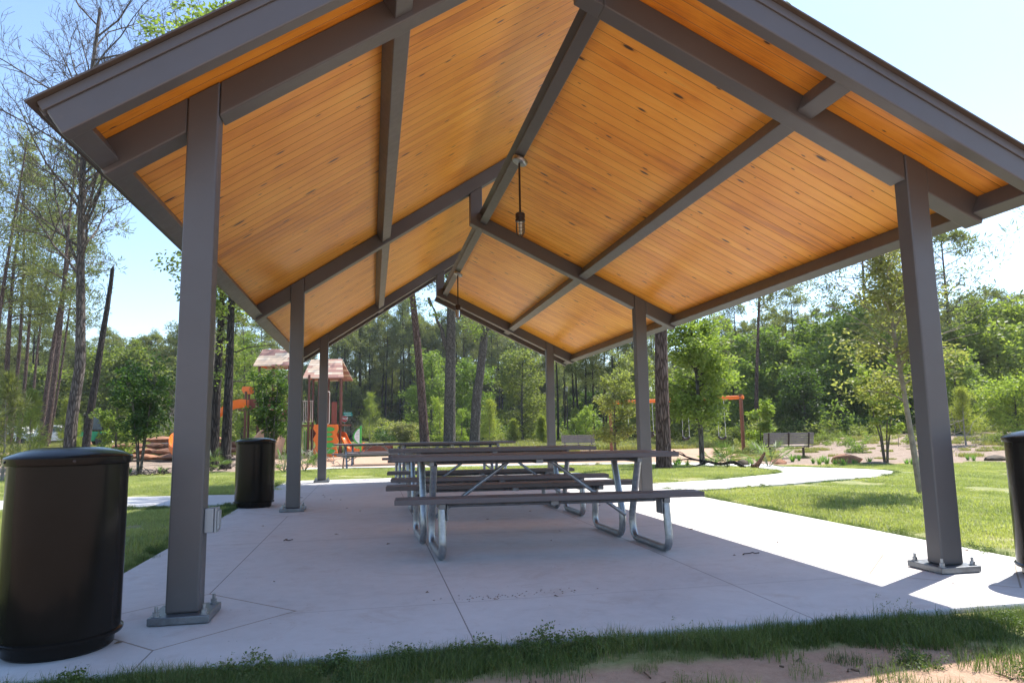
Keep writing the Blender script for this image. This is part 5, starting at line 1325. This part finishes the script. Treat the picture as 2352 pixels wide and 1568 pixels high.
# palmettos, irises and bed plants
def blades(n, rg, h, w, spread, droop=.35, seg=3, arch=True):
    V_ = []
    for _ in range(n):
        a = rg.uniform(0, 6.28); l = h*rg.uniform(.6, 1.15); tilt = rg.uniform(.1, 1)*spread
        d = np.array([math.cos(a), math.sin(a), 0]); s = np.array([-math.sin(a), math.cos(a), 0])*w*.5; b = d*rg.uniform(0, .05)
        pr = None
        for k in range(seg+1):
            t = k/seg; c = b+d*l*tilt*t+np.array([0, 0, l*(t-droop*t*t)*(1-.35*tilt)]); ww = s*(1-t**1.6*.97)
            cur = (c-ww, c+ww)
            if pr is not None: V_ += [pr[0], pr[1], cur[1], cur[0]]
            pr = cur
    return np.array(V_)
def palmetto(u, D, s, seed, label):
    rg = RNG(seed); V_ = []; st = MB()
    for f in range(8):
        a = rg.uniform(0, 6.28); el = rg.uniform(.4, 1.3); ln = s*rg.uniform(.45, .75)
        tip = np.array([math.cos(a)*math.cos(el), math.sin(a)*math.cos(el), math.sin(el)])*ln
        st.tube([(0, 0, 0), tuple(tip*.6+np.array([0, 0, .03])), tuple(tip)], .008, 5)
        ax = unit(tip); sd = unit(np.cross(ax, np.array([0.1, .1, 1])))
        for k in range(15):
            b = (k/14-.5)*3.6; dd = ax*math.cos(b)+sd*math.sin(b); dd[2] -= .12; l = s*.5*(1-.25*abs(b)/1.8); wv = unit(np.cross(dd, np.array([.3, .2, .9])))*.014
            p1 = tip+dd*l*.5; p2 = tip+dd*l-np.array([0, 0, .07*l])
            V_ += [tip, p1+wv, p2, p1-wv]
    t = thing('palmetto', label, 'palmetto', A3(u, D), 0, 'palmettos along the path')
    put('stem', st, M['leaf_d_solid'], t)
    me = npmesh('fronds', np.array(V_), 4, [M['palm']]); c = bpy.data.objects.new('fronds', me); scene.collection.objects.link(c); c.parent = t
M['palm'] = leafmat('palmetto_fronds', (0.06, .10, .04), (.14, .20, .09), .3)
M['leaf_d_solid'] = simple('palmetto_stalk', (.08, .12, .04), .6)
palmetto(1760, 19.4, .95, 1, 'spiky palmetto right of the log stub by the path bend')
palmetto(1668, 18.6, .75, 2, 'palmetto over the right end of the fallen branch')
palmetto(1637, 21.8, .6, 3, 'small palmetto behind the fallen branch left of the mossy boulder')
palmetto(700, 20.0, .75, 4, 'palmetto at the grass edge between the middle left and back left posts')
palmetto(655, 19.6, .7, 5, 'palmetto just right of the second bin')
palmetto(488, 23.5, .8, 6, 'palmetto at the foot of the twin trunks beside the front left post')
M['iris'] = leafmat('iris_blades', (0.09, .17, .05), (.18, .30, .09), .35)
im = [npmesh('iris_blades', blades(46, RNG(700+i), .42, .02, .5), 4, [M['iris']]) for i in range(3)]
IR = [(1862, 22.3), (1876, 21.6), (1893, 21.2), (1912, 20.6), (1930, 20.2), (1955, 20.9), (1884, 23.2), (1815, 23.5), (1830, 24), (1990, 21.3), (2075, 20.8), (2088, 20.4), (2106, 20.9), (1548, 20.6), (1556, 21.2), (1575, 20.4), (1640, 20.2), (1712, 20.6), (1722, 21.2), (1738, 21.8), (2215, 23), (2228, 22.6), (300, 22.3), (322, 22.8), (372, 22.5), (385, 22.2)]
for i, (u, D) in enumerate(IR):
    o = bpy.data.objects.new('iris_clump', im[i % 3]); scene.collection.objects.link(o); o.location = A3(u, D); o.rotation_euler = (0, 0, i*1.3); s = .8+.35*((i*7) % 5)/5; o.scale = (s, s, s)
    tag(o, 'strappy green clump in the ' + ('left bed under the dark crape myrtle' if u < 600 else 'rock bed beyond the path tip at right' if 1850 < u < 2000 else 'bed behind the slim oak at far right' if u > 2000 else 'strip behind the fallen branch' if u < 1760 else 'sand just right of the park bench'), 'plant', 'strappy leaved plants in the beds')

# ------------------------------------------------------------------ grass
def patch(seed, n, size, h, w, lean=.5):
    rg = RNG(seed); V_ = []
    xy = rg.uniform(-size/2, size/2, (n, 2))
    a = rg.uniform(0, 6.28, n); l = h*rg.uniform(.45, 1.2, n); tl_ = rg.uniform(.05, 1, n)*lean
    d = np.stack([np.cos(a), np.sin(a), np.zeros(n)], 1); s = np.stack([-np.sin(a), np.cos(a), np.zeros(n)], 1)*w*.5
    b = np.concatenate([xy, np.zeros((n, 1))], 1)
    m_ = b+d*(l*tl_*.35)[:, None]; m_[:, 2] = l*.55
    t_ = b+d*(l*tl_)[:, None]; t_[:, 2] = l*(1-.25*tl_)
    q1 = np.stack([b-s, b+s, m_+s*.75, m_-s*.75], 1); q2 = np.stack([m_-s*.75, m_+s*.75, t_+s*.08, t_-s*.08], 1)
    return np.concatenate([q1, q2], 1).reshape(-1, 3)
gm = [npmesh('blades', patch(800+i, 900, .55, .055, .0055, .9), 4, [M['grass']]) for i in range(4)]
gtall = [npmesh('blades', patch(810+i, 260, .34, .125, .0042, .85), 4, [M['rough']]) for i in range(3)]
def seedheads(seed):
    rg = RNG(seed); v_ = patch(seed, 90, .3, .13, .004, .7); C = np.array([(rg.uniform(-.15, .15), rg.uniform(-.15, .15), rg.uniform(.08, .16)) for _ in range(16)])
    k = crown_leaves(C, .018, 160, .009, .006, rg); return npmesh('blades', np.vstack([v_, k]), 4, [M['rough']])
gtall.append(seedheads(820))
def mound(seed):
    rg = RNG(seed); C = rg.normal(size=(24, 3))*np.array([.12, .12, .03])+np.array([0, 0, .07]); return npmesh('blades', crown_leaves(C, .05, 900, .022, .012, rg), 4, [M['rough']])
gtall.append(mound(821))
def blocked(x, y):
    if SLAB[0]-.01 < x < SLAB[1]+.01 and SLAB[2]-.01 < y < SLAB[3]+.01: return True
    return inpoly(x, y, PATH_R) or inpoly(x, y, PATH_L)
pts = []; ro = []; sc = []; ix = []
y = -3.0
while y < 24:
    x = -14.0
    while x < 22:
        px_, py_ = x+rs.uniform(-.12, .12), y+rs.uniform(-.12, .12)
        D = depth(px_, py_); Lt = lateral(px_, py_)
        if D > 1.5 and abs(Lt) < D*1.05+1.5 and D < 23.5 and not blocked(px_, py_) and not any(blocked(px_+ex, py_+ey) for ex in (-.2, .2) for ey in (-.2, .2)):
            g, _, _ = cover(px_, py_)
            nzv = math.sin(px_*1.7+1)*math.sin(py_*1.9)+math.sin(px_*.6+py_*.8)
            if g > .5 and py_ > -0.9 and rs.random() < (.93 if nzv > -1.0 else .35):
                pts.append((px_, py_, gz(px_, py_)-.006)); ro.append(rs.uniform(0, 6.28)); sc.append(rs.uniform(.6, 1.3)*(1.0+.18*nzv)); ix.append(rs.randrange(4))
        x += .36
    y += .36
instanced('lawn_grass', pts, ro, sc, ix, gm, 'short sunlit lawn grass on both sides of the pavilion', 'grass')
# rough, taller grass strip along the front slab edge and thin tufts on every slab and path edge
pts = []; ro = []; sc = []; ix = []
def rough(x, y, s=1.0, k=None):
    pts.append((x, y, gz(x, y)-.01)); ro.append(rs.uniform(0, 6.28)); sc.append(s*rs.uniform(.7, 1.25)); ix.append(rs.randrange(5) if k is None else k)
for _ in range(1150):
    x = rs.uniform(-2.2, 6.8); y = -0.97-abs(rs.gauss(0, 1))*.17
    if x > 4.4: y = -0.97-abs(rs.gauss(0, 1))*.30
    if x < 1.2: y = -1.0-abs(rs.gauss(0, 1))*.24
    g, _, _ = cover(x, y)
    den = .5+.5*math.sin(x*4.3+.7+2*math.sin(y*5))*math.sin(x*1.9+y*4+2)
    if 0.75 < x < 1.6 : den *= .75
    if rs.random() < g*max(.10, den)+.04: rough(x, y, rs.uniform(.3, .45) if x < 1 else rs.uniform(.32, .66), 4 if rs.random() < .03 else rs.randrange(4))
for _ in range(60): rough(rs.uniform(-1, 6.5), rs.uniform(-1.9, -1.45), .55)
for _ in range(230): rough(rs.uniform(-2.5, 2.2), -0.93-abs(rs.gauss(0, 1))*.06, rs.uniform(.3, .6))
for _ in range(330):
    rough(rs.choice((-0.86, 5.80))+rs.uniform(-.06, .06), rs.uniform(-.8, 11.4), .42)
for a_, b_ in zip(PATH_R, PATH_R[1:]):
    for _ in range(3):
        t = rs.random(); x = a_[0]*(1-t)+b_[0]*t+rs.uniform(-.08, .08); y = a_[1]*(1-t)+b_[1]*t+rs.uniform(-.08, .08)
        if x > 5.8 and depth(x, y) < 22 and not inpoly(x, y, PATH_R): rough(x, y, .5)
for _ in range(120):
    x = rs.uniform(-7, -.9); rough(x, 6.5-(x+.8)*.19+rs.uniform(-.12, 0), .45)
instanced('rough_grass', pts, ro, sc, ix, gtall, 'taller shaded grass and weeds fringing the slab and paths', 'grass')
# dry meadow grass beyond the sand
mm = [npmesh('blades', patch(830+i, 420, 1.6, .34, .03, .8), 4, [[M['straw'], M['straw']][i % 2]]) for i in range(2)]
pts = []; ro = []; sc = []; ix = []
for _ in range(2600):
    u = rs.uniform(-200, 2700); D = rs.uniform(38, 80)
    if u > 1640:
        if rs.random() < .72: continue
        D = rs.uniform(23.5, 46); q = at(u, D); pts.append(tuple(q)); ro.append(rs.uniform(0, 6.28)); sc.append(rs.uniform(.15, .5)); ix.append(rs.randrange(2)); continue
    q = at(u, D)
    if rs.random() < .75: pts.append(tuple(q)); ro.append(rs.uniform(0, 6.28)); sc.append(rs.uniform(.5, 1.2)); ix.append(rs.randrange(2))
instanced('meadow_grass', pts, ro, sc, ix, mm, 'rough meadow grass between the play sand and the wood', 'grass')

# dead leaves, twigs and pine straw on the slab
lf = []; rg = RNG(77)
M['litter'] = simple('dry_leaf_litter', (0.13, .075, .04), .85, var=.5, vs=30)
mb = MB()
for _ in range(45):
    x, y = rg.uniform(-.6, 5.6), rg.uniform(-.7, 9); a = rg.uniform(0, 6.28); l = rg.uniform(.012, .028); c_, s_ = math.cos(a), math.sin(a)
    mb.add([(x-c_*l, y-s_*l, .004), (x-s_*l*.4, y+c_*l*.4, .012), (x+c_*l, y+s_*l, .005), (x+s_*l*.4, y-c_*l*.4, .007)], [(0, 1, 2, 3)])
for cx_, cy_, n_, w_ in ((1.72, .02, 46, .15), (2.12, 0.06, 18, .12)):
    for _ in range(n_):
        x, y = cx_+rg.normal()*w_, cy_+rg.normal()*.035; a = rg.normal()*.5; l = rg.uniform(.004, .011); c_, s_ = math.cos(a), math.sin(a)
        mb.add([(x-c_*l, y-s_*l, .003), (x-s_*.002, y+c_*.002, .006), (x+c_*l, y+s_*l, .003), (x+s_*.002, y-c_*.002, .004)], [(0, 1, 2, 3)])
me = bpy.data.meshes.new('leaf_litter'); me.from_pydata(mb.v, [], mb.f); me.materials.append(M['litter'])
o = bpy.data.objects.new('leaf_litter', me); scene.collection.objects.link(o); stuff(o, 'scattered dead leaf scraps and pine straw on the concrete', 'leaf litter')
def twig(p, a, l, label):
    rg = RNG(int(abs(p[0]*100))); mb = MB(); limb(mb, (0, 0, .006), (math.cos(a)*l, math.sin(a)*l, .006), .005, rg, 0, .12, 5, 5)
    o = put('twig', mb, M['bark_dark']); o.location = (p[0], p[1], .002); tag(o, label, 'twig')
twig((3.86, 0.86), 0.2, .16, 'small dark twig on the slab near the edge of the roof shadow at right')
twig((0.2, 2.7), 0.5, .09, 'tiny twig on the slab left of the nearest table')
twig((-0.25, 7.2), 0.1, .2, 'thin twig lying just left of the middle left post on the slab')
mb = MB(); rg = RNG(78)
for _ in range(130):
    x = rg.uniform(-1, 6.5); y = rg.uniform(-2.1, -1.35); a = rg.uniform(0, 3.14); l = rg.uniform(.015, .07)
    limb(mb, (x, y, gz(x, y)+.004), (x+math.cos(a)*l, y+math.sin(a)*l, gz(x, y)+.008), .002, rg, 0, .1, 3, 4)
o = put('sand_debris', mb, M['litter']); stuff(o, 'little twigs and bark scraps on the bare sand in front', 'debris')
# ------------------------------------------------------------------ thin humid air
hz_m = bpy.data.materials.new('air_haze'); hz_m.use_nodes = True
hn = hz_m.node_tree; hn.nodes.clear()
ho = hn.nodes.new('ShaderNodeOutputMaterial'); hv = hn.nodes.new('ShaderNodeVolumePrincipled')
hv.inputs['Color'].default_value = (0.93, 0.96, 1.0, 1); hv.inputs['Density'].default_value = 0.0003; hv.inputs['Anisotropy'].default_value = 0.35
hn.links.new(hv.outputs[0], ho.inputs['Volume'])
hb = MB().box(-560, 560, -120, 820, -3.0, 34.0)
ho_ = put('haze', hb, hz_m); ho_['kind'] = 'stuff'; ho_['label'] = 'thin pale humid air filling the park and softening the far wood'; ho_['category'] = 'haze'
